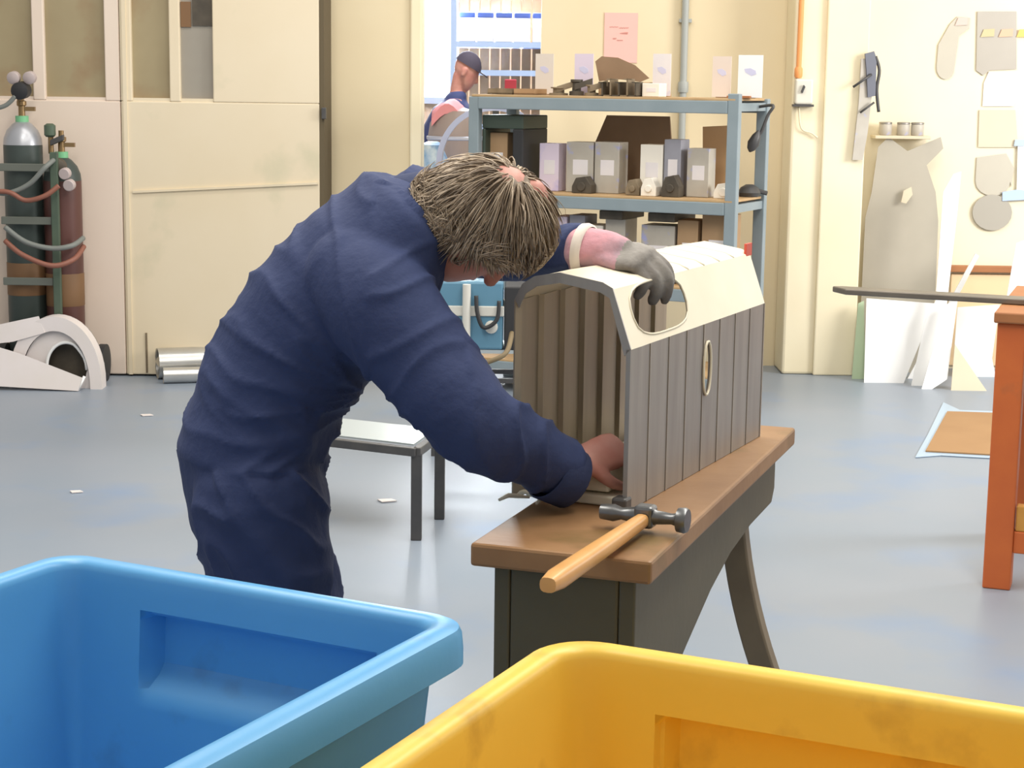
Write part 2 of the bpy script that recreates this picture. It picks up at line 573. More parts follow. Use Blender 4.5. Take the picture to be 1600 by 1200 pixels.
for i in range(13):                          # dark curved piece between the near end and the middle
    k = i / 12
    pts.append(BP(0.08 + 0.28 * k ** 0.8, bW / 2, 0.02 + 0.53 * k ** 1.4))
MB().rings([[p + bl * .03 + bu * .02, p - bl * .03 + bu * .02, p - bl * .03 - bu * .02, p + bl * .03 - bu * .02] for p in pts]).build('dark_curved_piece', black_rub, bench, smooth=40)

# ================================================================== CASING (sheet metal hood)
cN, cF = G(980, 800, .8), G(1187, 682, .8)
cu = (cF - cN).normalized()
cl = Z.cross(cu).normalized()
cL = (cF - cN).length
cW = 0.24
cn_front = -cu


def CP(t, s, z):
    p = cN + cu * t + cl * s
    return Vector((p.x, p.y, 0.801 + z))


def front_sz(x, y):
    P = ONP(x, y, cN, cn_front)
    return (P - cN).dot(cl), P.z - 0.801


pr_lo = front_sz(1003, 548)
pr_hi = front_sz(958, 452)
pr_t1 = front_sz(905, 434)
pr_t2 = front_sz(850, 431)
print('casing profile', pr_lo, pr_hi, pr_t1, pr_t2, 'len', cL)
zc = pr_lo[1]
s1, z1 = pr_hi
zt = pr_t1[1]
casing = root('steel_casing', CP(cL / 2, cW / 2, 0), 'open-fronted sheet steel casing with ribbed sides standing on the bench', 'casing')
prof = [(s1, z1), (s1 + .02, z1 + .010), (pr_t1[0], zt), (cW * .62, zt + .006), (cW - .04, zt - .004), (cW - .015, zt - .02), (cW, zt - .05)]
zl = prof[-1][1]
NP = 8
pw = cL / NP
TS = 0.003


def bridge_plate(P, outer, hole, thick_vec, mi=0):
    """flat plate with a hole; P maps (a,b)->3D"""
    n = len(outer)
    vs = [P(*q) for q in outer] + [P(*q) for q in hole]
    vs2 = [v + Vector(thick_vec) for v in vs]
    fs = []
    for i in range(n):
        j = (i + 1) % n
        fs.append((i, j, n + j, n + i))
        fs.append((2 * n + i, 3 * n + i, 3 * n + j, 2 * n + j))
        fs.append((i, 2 * n + i, 2 * n + j, j))
        fs.append((n + i, n + j, 3 * n + j, 3 * n + i))
    return MB().add(vs + vs2, fs, mi)


def rect_loop(a0, a1, b0, b1, c, n):
    """n points on a rectangle, ordered by angle around c so they match a hole loop"""
    out = []
    for i in range(n):
        th = 2 * math.pi * (i + 0.5) / n
        dx, dy = math.cos(th), math.sin(th)
        k = 1e9
        if dx > 1e-9: k = min(k, (a1 - c[0]) / dx)
        if dx < -1e-9: k = min(k, (a0 - c[0]) / dx)
        if dy > 1e-9: k = min(k, (b1 - c[1]) / dy)
        if dy < -1e-9: k = min(k, (b0 - c[1]) / dy)
        out.append([c[0] + dx * k, c[1] + dy * k])
    for cx_, cy_ in ((a0, b0), (a0, b1), (a1, b0), (a1, b1)):       # snap nearest points to corners
        q = min(out, key=lambda p: (p[0] - cx_) ** 2 + (p[1] - cy_) ** 2)
        q[0], q[1] = cx_, cy_
    return [tuple(q) for q in out]


def hole_loop(c, ra, rb, n, power=2.6):
    out = []
    for i in range(n):
        th = 2 * math.pi * (i + 0.5) / n
        dx, dy = math.cos(th), math.sin(th)
        k = (abs(dx / ra) ** power + abs(dy / rb) ** power) ** (-1 / power)
        out.append((c[0] + dx * k, c[1] + dy * k))
    return out


# slot position on the right wall
def wall_tz(x, y):
    P = ONP(x, y, cN, -cl)
    return (P - cN).dot(cu), P.z - 0.801


st0, sz0 = wall_tz(1103, 575)
slot_i = int(st0 / pw)
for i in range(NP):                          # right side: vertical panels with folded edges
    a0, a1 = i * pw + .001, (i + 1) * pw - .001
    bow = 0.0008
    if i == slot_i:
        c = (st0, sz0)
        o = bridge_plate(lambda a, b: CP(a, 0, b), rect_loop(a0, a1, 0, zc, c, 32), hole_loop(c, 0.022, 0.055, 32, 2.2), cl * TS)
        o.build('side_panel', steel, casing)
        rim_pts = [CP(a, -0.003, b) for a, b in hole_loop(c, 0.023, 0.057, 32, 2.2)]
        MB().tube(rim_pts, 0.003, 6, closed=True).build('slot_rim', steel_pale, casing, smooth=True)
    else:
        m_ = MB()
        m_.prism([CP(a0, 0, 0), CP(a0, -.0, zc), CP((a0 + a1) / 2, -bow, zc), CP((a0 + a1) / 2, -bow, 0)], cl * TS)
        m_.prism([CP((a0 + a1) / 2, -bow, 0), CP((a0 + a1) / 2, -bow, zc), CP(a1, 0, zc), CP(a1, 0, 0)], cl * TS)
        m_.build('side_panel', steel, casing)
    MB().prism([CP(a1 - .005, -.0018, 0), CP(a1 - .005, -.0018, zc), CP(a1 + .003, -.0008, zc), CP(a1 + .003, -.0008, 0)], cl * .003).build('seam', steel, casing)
for i in range(NP):                          # left side, seen from inside
    a0, a1 = i * pw + .001, (i + 1) * pw - .001
    m_ = MB()
    m_.prism([CP(a0, cW, 0), CP(a0, cW, zl), CP(a0 + .08 * pw, cW - .010, zl), CP(a0 + .08 * pw, cW - .010, 0)], cl * TS)
    m_.prism([CP(a0 + .08 * pw, cW - .010, 0), CP(a0 + .08 * pw, cW - .010, zl), CP(a1, cW - .003, zl), CP(a1, cW - .003, 0)], cl * TS)
    m_.build('side_panel', steel_in, casing)
# top: three bent strips along the length
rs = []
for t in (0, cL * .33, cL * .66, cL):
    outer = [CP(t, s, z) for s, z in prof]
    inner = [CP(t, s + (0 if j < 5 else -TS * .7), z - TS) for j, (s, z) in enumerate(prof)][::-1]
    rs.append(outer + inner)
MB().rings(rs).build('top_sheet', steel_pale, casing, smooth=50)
for k in range(1, 5):                        # ribs across the top
    t = cL * (.38 + k * .12)
    MB().tube([CP(t, s, z - .0005) for s, z in prof[:6]], 0.003, 6).build('top_rib', steel_pale, casing, smooth=True)
# chamfer with the big hand hole
hc = ONP(1032, 478, CP(0, 0, zc), (CP(0, s1, z1) - CP(0, 0, zc)).cross(cu).normalized())
ht = (hc - CP(0, 0, zc)).dot(cu)
clen = math.hypot(s1, z1 - zc)
print('hole t', ht, 'chamfer', clen)


def CH(t, c):
    k = c / clen
    return CP(t, s1 * k, zc + (z1 - zc) * k)


chn = (CH(0, clen) - CH(0, 0)).cross(cu).normalized()
if chn.z > 0:
    chn = -chn
hcc = (0.205, clen * .55)
tsplit = 0.48
bridge_plate(CH, rect_loop(0, tsplit, 0, clen, hcc, 48), hole_loop(hcc, 0.15, clen * .43, 48, 3.0), chn * TS).build('chamfer_plate', steel_pale, casing)
bridge = MB().obox(CH(tsplit, 0), cu * (cL - tsplit), CH(0, clen) - CH(0, 0), chn * TS)
bridge.build('chamfer_plate', steel_pale, casing)
MB().tube([CH(a, b) for a, b in hole_loop(hcc, 0.151, clen * .44, 48, 3.0)], 0.0025, 6, closed=True).build('hole_rim', steel_pale, casing, smooth=True)
# front rim: flat bright band around the arch
band = [(0, zc)] + prof
rim = []
for (s, z) in band:
    rim.append((s, z))
cen = (cW * .5, zc * .6)
rsm = []
for (s, z) in band:
    d = Vector((cen[0] - s, cen[1] - z)).normalized() * 0.018
    rsm.append([CP(-.003, s, z + .002), CP(-.003, s + d.x, z + d.y), CP(.001, s + d.x, z + d.y), CP(.001, s, z + .002)])
MB().rings(rsm).build('front_rim', steel, casing)
MB().obox(CP(-.003, 0, 0), cl * .009, cu * .004, Z * zc).build('front_edge', steel, casing)
MB().obox(CP(st0 - .03, .03, sz0 - .06), cu * .07, cl * .004, Z * .13).build('slot_light_plate', white_sheet, casing, bevel=.002)  # pale plate added behind the slot so its inside looks lit
# folded tray in the bottom: pale ribbed floor
for k in range(7):
    MB().obox(CP(.02 + k * .115, .012, 0.0), cu * .108, cl * (cW - .03), Z * (.02 + .004 * (k % 2))).build('floor_plate', steel_pale, casing, bevel=.004)
MB().obox(CP(.03, .05, .024), cu * .09, cl * .12, Z * .05).build('cream_block', steel_pale, casing, bevel=.006)
# red tag at the far top corner
MB().obox(CH(cL - .03, clen - .004), cu * .04, Z * .028, cl * .006).build('red_tag', red_tag, casing)
# dark fixture bolted at the front right foot
MB().obox(CP(-.02, -.004, 0), cu * .035, cl * .03, Z * .028).build('foot_bracket', dark_metal, casing, bevel=.005)

# scraps on the bench under the sleeve
for k, (x, y, a) in enumerate(((802, 783, 20), (826, 778, -15), (850, 786, 60))):
    p = G(x, y, .801)
    d = Vector((math.cos(R(a)), math.sin(R(a)), 0))
    e = Z.cross(d)
    m_ = MB()
    m_.tube([p - d * .03 + Z * .004, p - d * .01 + Z * .012, p + d * .012 + e * .006 + Z * .008, p + d * .034 + Z * .005], [.003, .005, .005, .002], 6)
    tag(m_.build('metal_scrap', steel_pale, smooth=True), ['leftmost curled pale metal scrap on the bench corner', 'middle curled metal scrap under the blue cuff', 'curled metal scrap on the bench nearest the steel casing'][k], 'scrap', 'metal scraps on the bench')

# ================================================================== HAMMER
hb, hh = Vector(G(856, 902, .835)), Vector(G(1003, 806, .835))
hd = (hh - hb).normalized()
hs = Z.cross(hd).normalized()
hb.z, hh.z = .822, .826
ham = root('hammer', (hh.x, hh.y, .801), 'wooden-handled steel hammer lying on the near end of the bench', 'hammer')
rs = []
for i in range(13):
    k = i / 12
    p = hb.lerp(hh, k)
    ra = .0185 + .002 * math.sin(k * 3.1) - .006 * k
    rb = .0165 - .004 * k
    if i == 0:
        ra, rb = ra * .75, rb * .75
    rs.append([p + hs * (ra * math.copysign(abs(math.cos(q)) ** .7, math.cos(q))) + Z * (rb * math.copysign(abs(math.sin(q)) ** .7, math.sin(q))) for q in [2 * math.pi * j / 16 for j in range(16)]])
MB().rings(rs).build('handle', hammer_wood, ham, smooth=50)
head = MB()
c0 = hh + hd * .02 + Z * .004
ha = -hs                                     # head axis to the right of the handle
hp = [(.014, -.085), (.016, -.06), (.011, -.045), (.015, -.022), (.018, -.012), (.018, .012), (.013, .022), (.010, .05), (.012, .058), (.022, .062), (.0235, .075), (.021, .08)]
hdm = head.lathe(c0, ha, hp, 20).build('head', forged, ham, smooth=40)
MB().obox(c0 - ha * .018 - hd * .018 - Z * .02, ha * .036, hd * .036, Z * .041).build('eye_block', forged, hdm, bevel=.006)

# ================================================================== BINS
def bin_truck(name, c0, e, p, L, D, z, m, label, pockets, group, rad=0.07):
    """c0 far corner, e along far rim, p towards the camera"""
    e, p = Vector(e).normalized(), Vector(p).normalized()
    ctr = Vector(c0) + e * L / 2 + p * D / 2
    H = z
    # profile: (offset from rim outer line, height)
    prof = [(-.16, .10), (-.15, .085), (-.115, .13)]
    nz = 40
    inn = []
    ztop = H - .016
    for i in range(nz + 1):
        k = i / nz
        zz = .13 + (ztop - .13) * k
        inn.append((-.115 + .067 * k, zz))
    rim_ = [(-.046, H - .008), (-.040, H - .002), (-.030, H), (-.014, H - .001), (-.004, H - .006), (0, H - .016), (0.002, H - .04), (.002, H - .062), (-.003, H - .066), (-.008, H - .062), (-.010, H - .03), (-.03, H - .028), (-.036, H - .034)]
    outp = []
    for i in range(nz + 1):
        k = i / nz
        zz = (H - .04) + (.09 - H + .04) * k
        outp.append((-.037 - .066 * k, zz))
    outp.append((-.12, .075))
    prof = inn + rim_ + outp
    npr = len(inn)

    def loop(off):
        a, b, r = L / 2 + off, D / 2 + off, rad + off * .6
        pts = []
        for cx_, cy_, a0 in ((a - r, b - r, 0), (-(a - r), b - r, 90), (-(a - r), -(b - r), 180), (a - r, -(b - r), 270)):
            for i in range(9):
                t = R(a0 + 90 * i / 8)
                pts.append((cx_ + r * math.cos(t), cy_ + r * math.sin(t)))
        # subdivide the straights evenly
        out = []
        for q in range(4):
            out += pts[q * 9:(q + 1) * 9]
            u, v = pts[q * 9 + 8], pts[((q + 1) * 9) % 36]
            n_ = 44
            for i in range(1, n_):
                k = i / n_
                out.append((u[0] + (v[0] - u[0]) * k, u[1] + (v[1] - u[1]) * k))
        return out

    rings = []
    for j, (off, zz) in enumerate(prof):
        rg = []
        for (u, v) in loop(off):
            # local u along e, v: +b is near side, -b far side
            du = 0
            dv = 0
            wall = j < npr or j >= npr + len(rim_)
            if wall:
                for (side, u0, u1, zb0, zb1, dep) in pockets:
                    if side == 'far' and v < -(D / 2 + off) + .03 + .0:
                        inside = u0 <= u <= u1
                        if inside and zb0 - .03 <= zz <= zb1:
                            kk = min(1, (zz - zb0 + .03) / .03)
                            dv -= dep * kk
            rg.append(ctr + e * u + p * (v + dv) + Z * (zz - ctr.z))
        rings.append(rg)
    m_ = MB().rings(rings, cap=False)
    n = len(rings[0])
    m_.f.append(tuple(range(n)))
    m_.mi.append(0)
    nb = (len(rings) - 1) * n
    m_.f.append(tuple(nb + i for i in range(n))[::-1])
    m_.mi.append(0)
    r = root(name, (ctr.x, ctr.y, 0), label, 'bin', group)
    m_.build('tub', m, r, smooth=35)
    for sx in (-1, 1):
        for sy in (-1, 1):
            wc = ctr + e * sx * (L / 2 - .2) + p * sy * (D / 2 - .2)
            MB().lathe(Vector((wc.x, wc.y, .045)) - e * .015, e, [(.03, 0), (.045, .004), (.045, .026), (.03, .03)], 20).build('castor', black_rub, r, smooth=40)
    return r, ctr


q0, q1 = G(100, 857, .8), G(748, 964, .8)
eB = (q1 - q0).normalized()
pB = Vector((eB.y, -eB.x, 0))
if pB.y > 0:
    pB = -pB
LB = (q1 - q0).length
pocketsB = [('far', -LB / 2 + .21, -LB / 2 + .66, .628, .722, .05)]
binB, cB = bin_truck('plastic_bin', q0, eB, pB, LB, 1.05, .8, blue_p, 'blue plastic tub with rolled rim in the lower left foreground', pocketsB, 'plastic tubs in the foreground')
q2 = G(868, 986, .8)
q3 = G(1600, 1098, .8)
eY = (q3 - q2).normalized()
pY = Vector((eY.y, -eY.x, 0))
if pY.y > 0:
    pY = -pY
binY, cY = bin_truck('plastic_bin', q2, eY, pY, LB + .05, 1.05, .8, yellow_p, 'yellow plastic tub with rolled rim in the lower right foreground',
                     [('far', -LB / 2 + .17, -LB / 2 + .64, .60, .71, .05)], 'plastic tubs in the foreground', rad=.085)


# ================================================================== PERSON
def frame_ring(c, a, b, n=28, power=2.0):
    out = []
    for k in range(n):
        t = 2 * math.pi * k / n
        x, y = math.cos(t), math.sin(t)
        q = (abs(x) ** power + abs(y) ** power) ** (-1 / power)
        out.append(c + a * x * q + b * y * q)
    return out


def loft(mb, spec, n=28, round_ends=True, flat_last=False):
    """spec: list of (center, half-axis vector a, half-axis vector b)"""
    rings = [frame_ring(Vector(c), Vector(a), Vector(b), n) for c, a, b in spec]
    if round_ends:
        def endcaps(c, a, b, d):
            out = []
            L_ = min(a.length, b.length)
            for k in (0.35, 0.65, 0.88):
                s = math.sqrt(1 - k * k)
                out.append(frame_ring(c + d * L_ * k, a * s, b * s, n))
            return out
        c, a, b = [Vector(x) for x in spec[0]]
        d = (c - Vector(spec[1][0])).normalized()
        pre = endcaps(c, a, b, d)[::-1]
        c, a, b = [Vector(x) for x in spec[-1]]
        d = (c - Vector(spec[-2][0])).normalized()
        post = endcaps(c, a, b, d)
        rings = pre + rings + ([] if flat_last else post)
    mb.rings(rings)


def limb(mb, pts, radii, n=20, sub=6, flat=False):
    P = bez(pts, sub)
    rr = []
    for i in range(len(radii) - 1):
        for k in range(sub):
            t = k / sub
            rr.append(radii[i] * (1 - t) + radii[i + 1] * t)
    rr.append(radii[-1])
    spec = []
    prev = None
    for i, p in enumerate(P):
        t = (P[min(i + 1, len(P) - 1)] - P[max(i - 1, 0)]).normalized()
        u = (prev - t * prev.dot(t)) if prev else t.cross(Vector((.2, -.3, .9)))
        u.normalize()
        prev = u
        spec.append((p, u * rr[i], t.cross(u) * rr[i]))
    loft(mb, spec, n, True, flat)


def remeshed(mb, name, voxel, smooth_it=4, m=None):
    me = bpy.data.meshes.new(name + '_src')
    me.from_pydata([tuple(v) for v in mb.v], [], mb.f)
    bm = bmesh.new()
    bm.from_mesh(me)
    bmesh.ops.recalc_face_normals(bm, faces=bm.faces)
    bm.to_mesh(me)
    bm.free()
    o = link(bpy.data.objects.new(name + '_src', me))
    r = o.modifiers.new('r', 'REMESH')
    r.mode = 'VOXEL'
    r.voxel_size = voxel
    r.use_smooth_shade = True
    s = o.modifiers.new('s', 'SMOOTH')
    s.factor = .5
    s.iterations = smooth_it
    dg = bpy.context.evaluated_depsgraph_get()
    out = bpy.data.meshes.new_from_object(o.evaluated_get(dg))
    out.name = name
    bpy.data.objects.remove(o)
    out.materials.clear()
    if m:
        out.materials.append(m)
    return out


def finish(me, name, org, parent=None):
    for v in me.vertices:
        v.co -= org
    me.polygons.foreach_set('use_smooth', [True] * len(me.polygons))
    o = link(bpy.data.objects.new(name, me))
    if parent:
        o.parent = parent
    else:
        o.location = org
    ORG[o.name] = Vector(org)
    return o


J = lambda x, y, Y: A(x, y, Y)
YM = 3.52
FH = Vector((math.cos(R(14)), math.sin(R(14)), 0))      # facing
LT = Vector((-FH.y, FH.x, 0))                           # person's left (away from camera)

pel = J(388, 715, YM)
wai = J(428, 600, YM)
che = J(494, 502, YM - .01)
chu = J(578, 412, YM - .01)
sho = J(634, 343, YM)
nek = J(676, 328, YM - .02)
sR = J(596, 482, YM - .20)
eR = J(742, 658, 3.22)
wR = J(890, 736, 3.332)
sL = J(664, 330, YM + .17)
eL = J(788, 392, 3.86)
wL = J(908, 388, 3.60)


def perp(d, lat):
    return d.cross(lat).normalized()


spine = [pel - Z * .10, pel, wai, che, chu, sho, nek]


def torso_spec(th, wd):
    sp = []
    for i, c in enumerate(spine):
        a = spine[min(i + 1, len(spine) - 1)] - spine[max(i - 1, 0)]
        d = a.normalized()
        lat = LT
        sp.append((c, perp(d, lat) * th[i], lat * wd[i]))
    return sp


def make_body(k, cloth):
    mb = MB()
    if cloth:
        loft(mb, torso_spec([.125, .147, .146, .157, .150, .118, .066], [.165, .19, .185, .20, .215, .195, .085]), 36)
    else:
        loft(mb, torso_spec([.10, .12, .115, .125, .115, .085, .05], [.135, .16, .15, .17, .18, .14, .055]), 36)
    # arms
    if cloth:
        limb(mb, [sR - FH * .04 + LT * .06 + Z * .05, sR, sR.lerp(eR, .5) + Z * -.004, eR, eR.lerp(wR, .55) - Z * .004, wR], [.10, .112, .096, .082, .068, .050], 26, flat=True)
        limb(mb, [sL - LT * .08, sL, eL, wL], [.09, .085, .068, .047], 24, flat=True)
    else:
        limb(mb, [sR + LT * .06, sR, eR, wR], [.06, .058, .043, .030], 18)
        limb(mb, [sL - LT * .06, sL, eL, wL], [.06, .058, .043, .030], 18)
    # legs
    hipR = pel - LT * .095 + Vector((.012, 0, -.06))
    hipL = pel + LT * .095 + Vector((.012, 0, -.06))
    fR = Vector((hipR.x - .02, hipR.y + .01, .09))
    fL = Vector((hipL.x + .10, hipL.y + .02, .09))
    kR = Vector((hipR.x + .035, hipR.y, .47))
    kL = Vector((hipL.x + .10, hipL.y, .48))
    if cloth:
        limb(mb, [hipR, hipR.lerp(kR, .5), kR, kR.lerp(fR, .5), fR + Z * .0], [.132, .122, .10, .092, .082], 26)
        limb(mb, [hipL, hipL.lerp(kL, .5), kL, kL.lerp(fL, .5), fL + Z * .0], [.125, .110, .094, .09, .082], 26)
    else:
        limb(mb, [hipR, hipR.lerp(kR, .5), kR, kR.lerp(fR, .5), fR], [.095, .085, .055, .055, .04], 18)
        limb(mb, [hipL, hipL.lerp(kL, .5), kL, kL.lerp(fL, .5), fL], [.095, .085, .055, .055, .04], 18)
        for ff in (fR, fL):
            limb(mb, [ff - Z * .04, ff + FH * .07 - Z * .055, ff + FH * .15 - Z * .062], [.04, .036, .026], 14)
    return mb, fR, fL


# head frame
HC = J(754, 349, 3.43)
hF = Vector((.36, .25, -.90)).normalized()
hV = Vector((.80, -.20, .32))
hV = (hV - hF * hV.dot(hF)).normalized()
hR = hF.cross(hV).normalized()


def HP(x, y, z):
    return HC + hR * x + hF * y + hV * z


body_mb, fR, fL = make_body(1, False)
hs_prof = [(-.118, .062, .022, .018), (-.108, .055, .040, .036), (-.085, .040, .055, .056), (-.05, .018, .066, .082), (-.02, .004, .071, .093), (.015, -.003, .075, .099), (.05, -.008, .076, .099), (.08, -.012, .068, .088), (.102, -.015, .049, .064), (.113, -.016, .03, .04)]
loft(body_mb, [(HP(0, cy, z), hR * rx, hF * ry) for z, cy, rx, ry in hs_prof], 30)
# nose, brow, lips, ears
limb(body_mb, [HP(0, .092, .022), HP(0, .108, -.008), HP(0, .116, -.028)], [.009, .011, .014], 10, 4)
limb(body_mb, [HP(-.045, .080, .030), HP(0, .094, .034), HP(.045, .080, .030)], [.009, .010, .009], 10, 4)
limb(body_mb, [HP(-.022, .088, -.058), HP(0, .097, -.056), HP(.022, .088, -.058)], [.006, .009, .006], 10, 4)
for sg in (-1, 1):
    c = HP(sg * .080, -.008, -.012)
    loft(body_mb, [(c + hV * z - hF * .004 * abs(z) / .03, hR * .006, hF * r) for z, r in ((-.03, .009), (-.018, .014), (0, .018), (.018, .019), (.03, .012))], 14)
# neck
limb(body_mb, [HP(0, -.025, -.02), HP(0, -.02, -.09), nek, sho], [.058, .056, .06, .06], 18)

# right hand: palm + five fingers gripping inside the casing
def hand(mb, wrist, knuck, back_n, curl, scale=1.0, spread=1.0, thumb_side=1, fat=1.0, toward=None):
    """wrist -> knuckle centre, back_n = direction of the back of the hand, fingers curl away from it"""
    d = (knuck - wrist).normalized()
    bn = (back_n - d * back_n.dot(d)).normalized()
    sd = d.cross(bn).normalized() * thumb_side            # thumb side
    L_ = (knuck - wrist).length
    loft(mb, [(wrist - d * .01, sd * .028 * fat, bn * .020 * fat), (wrist.lerp(knuck, .3), sd * .036 * fat, bn * .017 * fat), (wrist.lerp(knuck, .7), sd * .042 * fat, bn * .0155 * fat), (knuck, sd * .041 * fat, bn * .013 * fat)], 18)
    lens = [(.030, .044, .025, .021), (.010, .049, .029, .023), (-.011, .045, .027, .022), (-.031, .034, .021, .019)]
    for i, (o, l1, l2, l3) in enumerate(lens):
        p = knuck + sd * o * spread + d * (-.006 if i in (0, 2) else (.0 if i == 1 else -.014))
        dirn = d + sd * (o * 2.0 * (spread - .6))
        dirn.normalize()
        pts = [p - d * .02, p]
        a = 0
        for l, c in zip((l1, l2, l3), curl):
            a += c * (1 + .06 * i)
            dd = dirn * math.cos(R(a)) - bn * math.sin(R(a))
            p = p + dd * l * scale
            pts.append(p)
        rr = [.0098, .0098, .0090, .0082, .0068]
        limb(mb, pts, [x * fat * scale for x in rr], 12, 4)
    tp = wrist.lerp(knuck, .25) + sd * .030 * fat
    td = (d * .72 + sd * .62 - bn * .35).normalized()
    t2 = (d * .92 + sd * .10 - bn * .40).normalized()
    limb(mb, [tp - sd * .012, tp + td * .036 * scale, tp + td * .036 * scale + (td + t2).normalized() * .032 * scale, tp + td * .036 * scale + (td + t2).normalized() * .032 * scale + t2 * .024 * scale], [.015 * fat, .0125 * fat, .0108 * fat, .008 * fat], 12, 4)


hw0 = J(898, 726, 3.345)
hk0 = J(968, 700, 3.43)
hand(body_mb, hw0, hk0, Vector((-.2, -.85, .5)), (32, 40, 25), thumb_side=1)
gw0 = J(926, 393, 3.595)
gk0 = J(1004, 404, 3.545)
hand(body_mb, gw0, gk0, Vector((.1, -.35, .93)), (35, 40, 25), thumb_side=-1)
porg = Vector((pel.x, pel.y, 0))
person = finish(remeshed(body_mb, 'person', .0052, 3, skin), 'person', porg)
tag(person, 'grey-haired worker in navy coveralls bending over the bench with one gloved hand', 'person')

# coverall with folds
cmb, _, _ = make_body(1, True)
cme = remeshed(cmb, 'coverall', .0075, 5, overall_m)
# subtle folds pushed into the cloth
armd = (eR - sR).normalized()
fore = (wR - eR).normalized()
spd = (chu - pel).normalized()
armpit = J(600, 640, 3.35)
nrm = [v.normal.copy() for v in cme.vertices]


def ridge(p, sc):
    n = noise.noise(p * sc)
    return 1 - abs(n) * 2


def crease(q):
    """narrow ridges of gathered cloth on a smooth ground"""
    n = min(1, abs(noise.noise(q)) * 2.2)
    return (1 - n) ** 2.6 + .35 * noise.noise(q * .6 + Vector((5, 5, 5))) - .2


for i, v in enumerate(cme.vertices):
    p = v.co.copy()
    d = 0.0
    tA = (p - sR).dot(armd)
    tF = (p - eR).dot(fore)
    distA = (p - sR - armd * tA).length
    near_arm = p.y < 3.42 and p.x > sR.x - .02
    distF = (p - eR - fore * tF).length
    warp = Vector((noise.noise(p * 5), noise.noise(p * 5 + Vector((7, 3, 1))), noise.noise(p * 5 + Vector((2, 9, 4))))) * .25
    if near_arm and distF < .13 and tF > -.08:
        q = Vector((tF * 15 + p.z * 7, p.y * 4, p.z * 3)) + warp * 2
        wgt = .45 + .75 * math.exp(-((tF - .03) / .09) ** 2) + .5 * math.exp(-((tF - .17) / .05) ** 2)
        d += .010 * wgt * crease(q)
        d += .003 * noise.noise(p * 22)
    elif near_arm and distA < .17:
        q = Vector((tA * 9 - p.z * 5, p.y * 4, p.x * 3)) + warp * 2
        d += .007 * crease(q)
        d += .002 * noise.noise(p * 18)
    elif p.z > .86:
        rr_ = p - armpit
        ang = math.atan2(rr_.z, -rr_.x)
        q = Vector((ang * 4.2, rr_.length * 2.2, p.y * 3)) + warp * 1.5
        d += .008 * crease(q) + .002 * noise.noise(p * 15)
        ww = math.exp(-((p - wai).dot(spd) / .10) ** 2)
        d += .008 * ww * crease(Vector((p.x * 4, p.y * 5, (p - wai).dot(spd) * 17)) + warp * 2)
    else:
        q = Vector((p.x * 7, p.y * 6, p.z * 9 + p.x * 9)) + warp * 2
        d += .012 * crease(q) + .003 * noise.noise(p * 22)
    v.co += nrm[i] * d
coverall = finish(cme, 'coverall', porg, person)
# cuff band, collar, back seam, hip pocket
cd = (wR - eR).normalized()
cu0 = J(856, 730, 3.312)
rsC = []
u1 = cd.cross(Z).normalized()
u2 = u1.cross(cd)
for k, r in ((0, .0600), (.003, .0635), (.03, .0615), (.060, .0590), (.0625, .0565), (.060, .051), (.04, .046)):
    rsC.append([cu0 + cd * k + (u1 * math.cos(t) + u2 * math.sin(t)) * r for t in [2 * math.pi * j / 30 for j in range(30)]])
MB().rings(rsC, cap=False).build('cuff', overall_dark, person, smooth=60)
nd = (nek - sho).normalized()
n1 = nd.cross(Z).normalized()
n2 = n1.cross(nd)
rsC = []
cc = nek.lerp(HP(0, -.02, -.09), .15)
for k, r in ((-.045, .092), (-.02, .088), (.01, .082), (.03, .079), (.033, .073), (.01, .072), (-.03, .078)):
    rsC.append([cc + nd * k + (n1 * math.cos(t) * r * 1.02 + n2 * math.sin(t) * r) for t in [2 * math.pi * j / 30 for j in range(30)]])
MB().rings(rsC, cap=False).build('collar', overall_dark, person, smooth=60)
rsC = []
for k, r in ((-.01, .074), (.03, .073), (.045, .071), (.045, .066), (.0, .066)):
    rsC.append([cc + nd * k + (n1 * math.cos(t) * r + n2 * math.sin(t) * r) for t in [2 * math.pi * j / 30 for j in range(30)]])
MB().rings(rsC, cap=False).build('shirt_collar', shirt_m, person, smooth=60)
# boots
for ff in (fR, fL):
    b = MB()
    loft(b, [(Vector((ff.x, ff.y, .13)) - FH * .0, FH * .06, LT * .055), (Vector((ff.x, ff.y, .07)) + FH * .01, FH * .075, LT * .052), (Vector((ff.x, ff.y, .045)) + FH * .06, FH * .13, LT * .05), (Vector((ff.x, ff.y, .022)) + FH * .065, FH * .14, LT * .052)], 24, False)
    b.prism([Vector((q.x, q.y, 0.0)) for q in frame_ring(Vector((ff.x, ff.y, 0)) + FH * .065, FH * .143, LT * .054, 24)], Z * .022)
    b.build('boot', boot_m, person, smooth=50)
# eyes
for sg in (-1, 1):
    c = HP(sg * .031, .083, .012)
    MB().lathe(c - hF * .011, hF, [(.002, 0), (.008, .003), (.011, .010), (.0095, .016), (.004, .0205), (.001, .021)], 14).build('eye', eye_m, person, smooth=True)

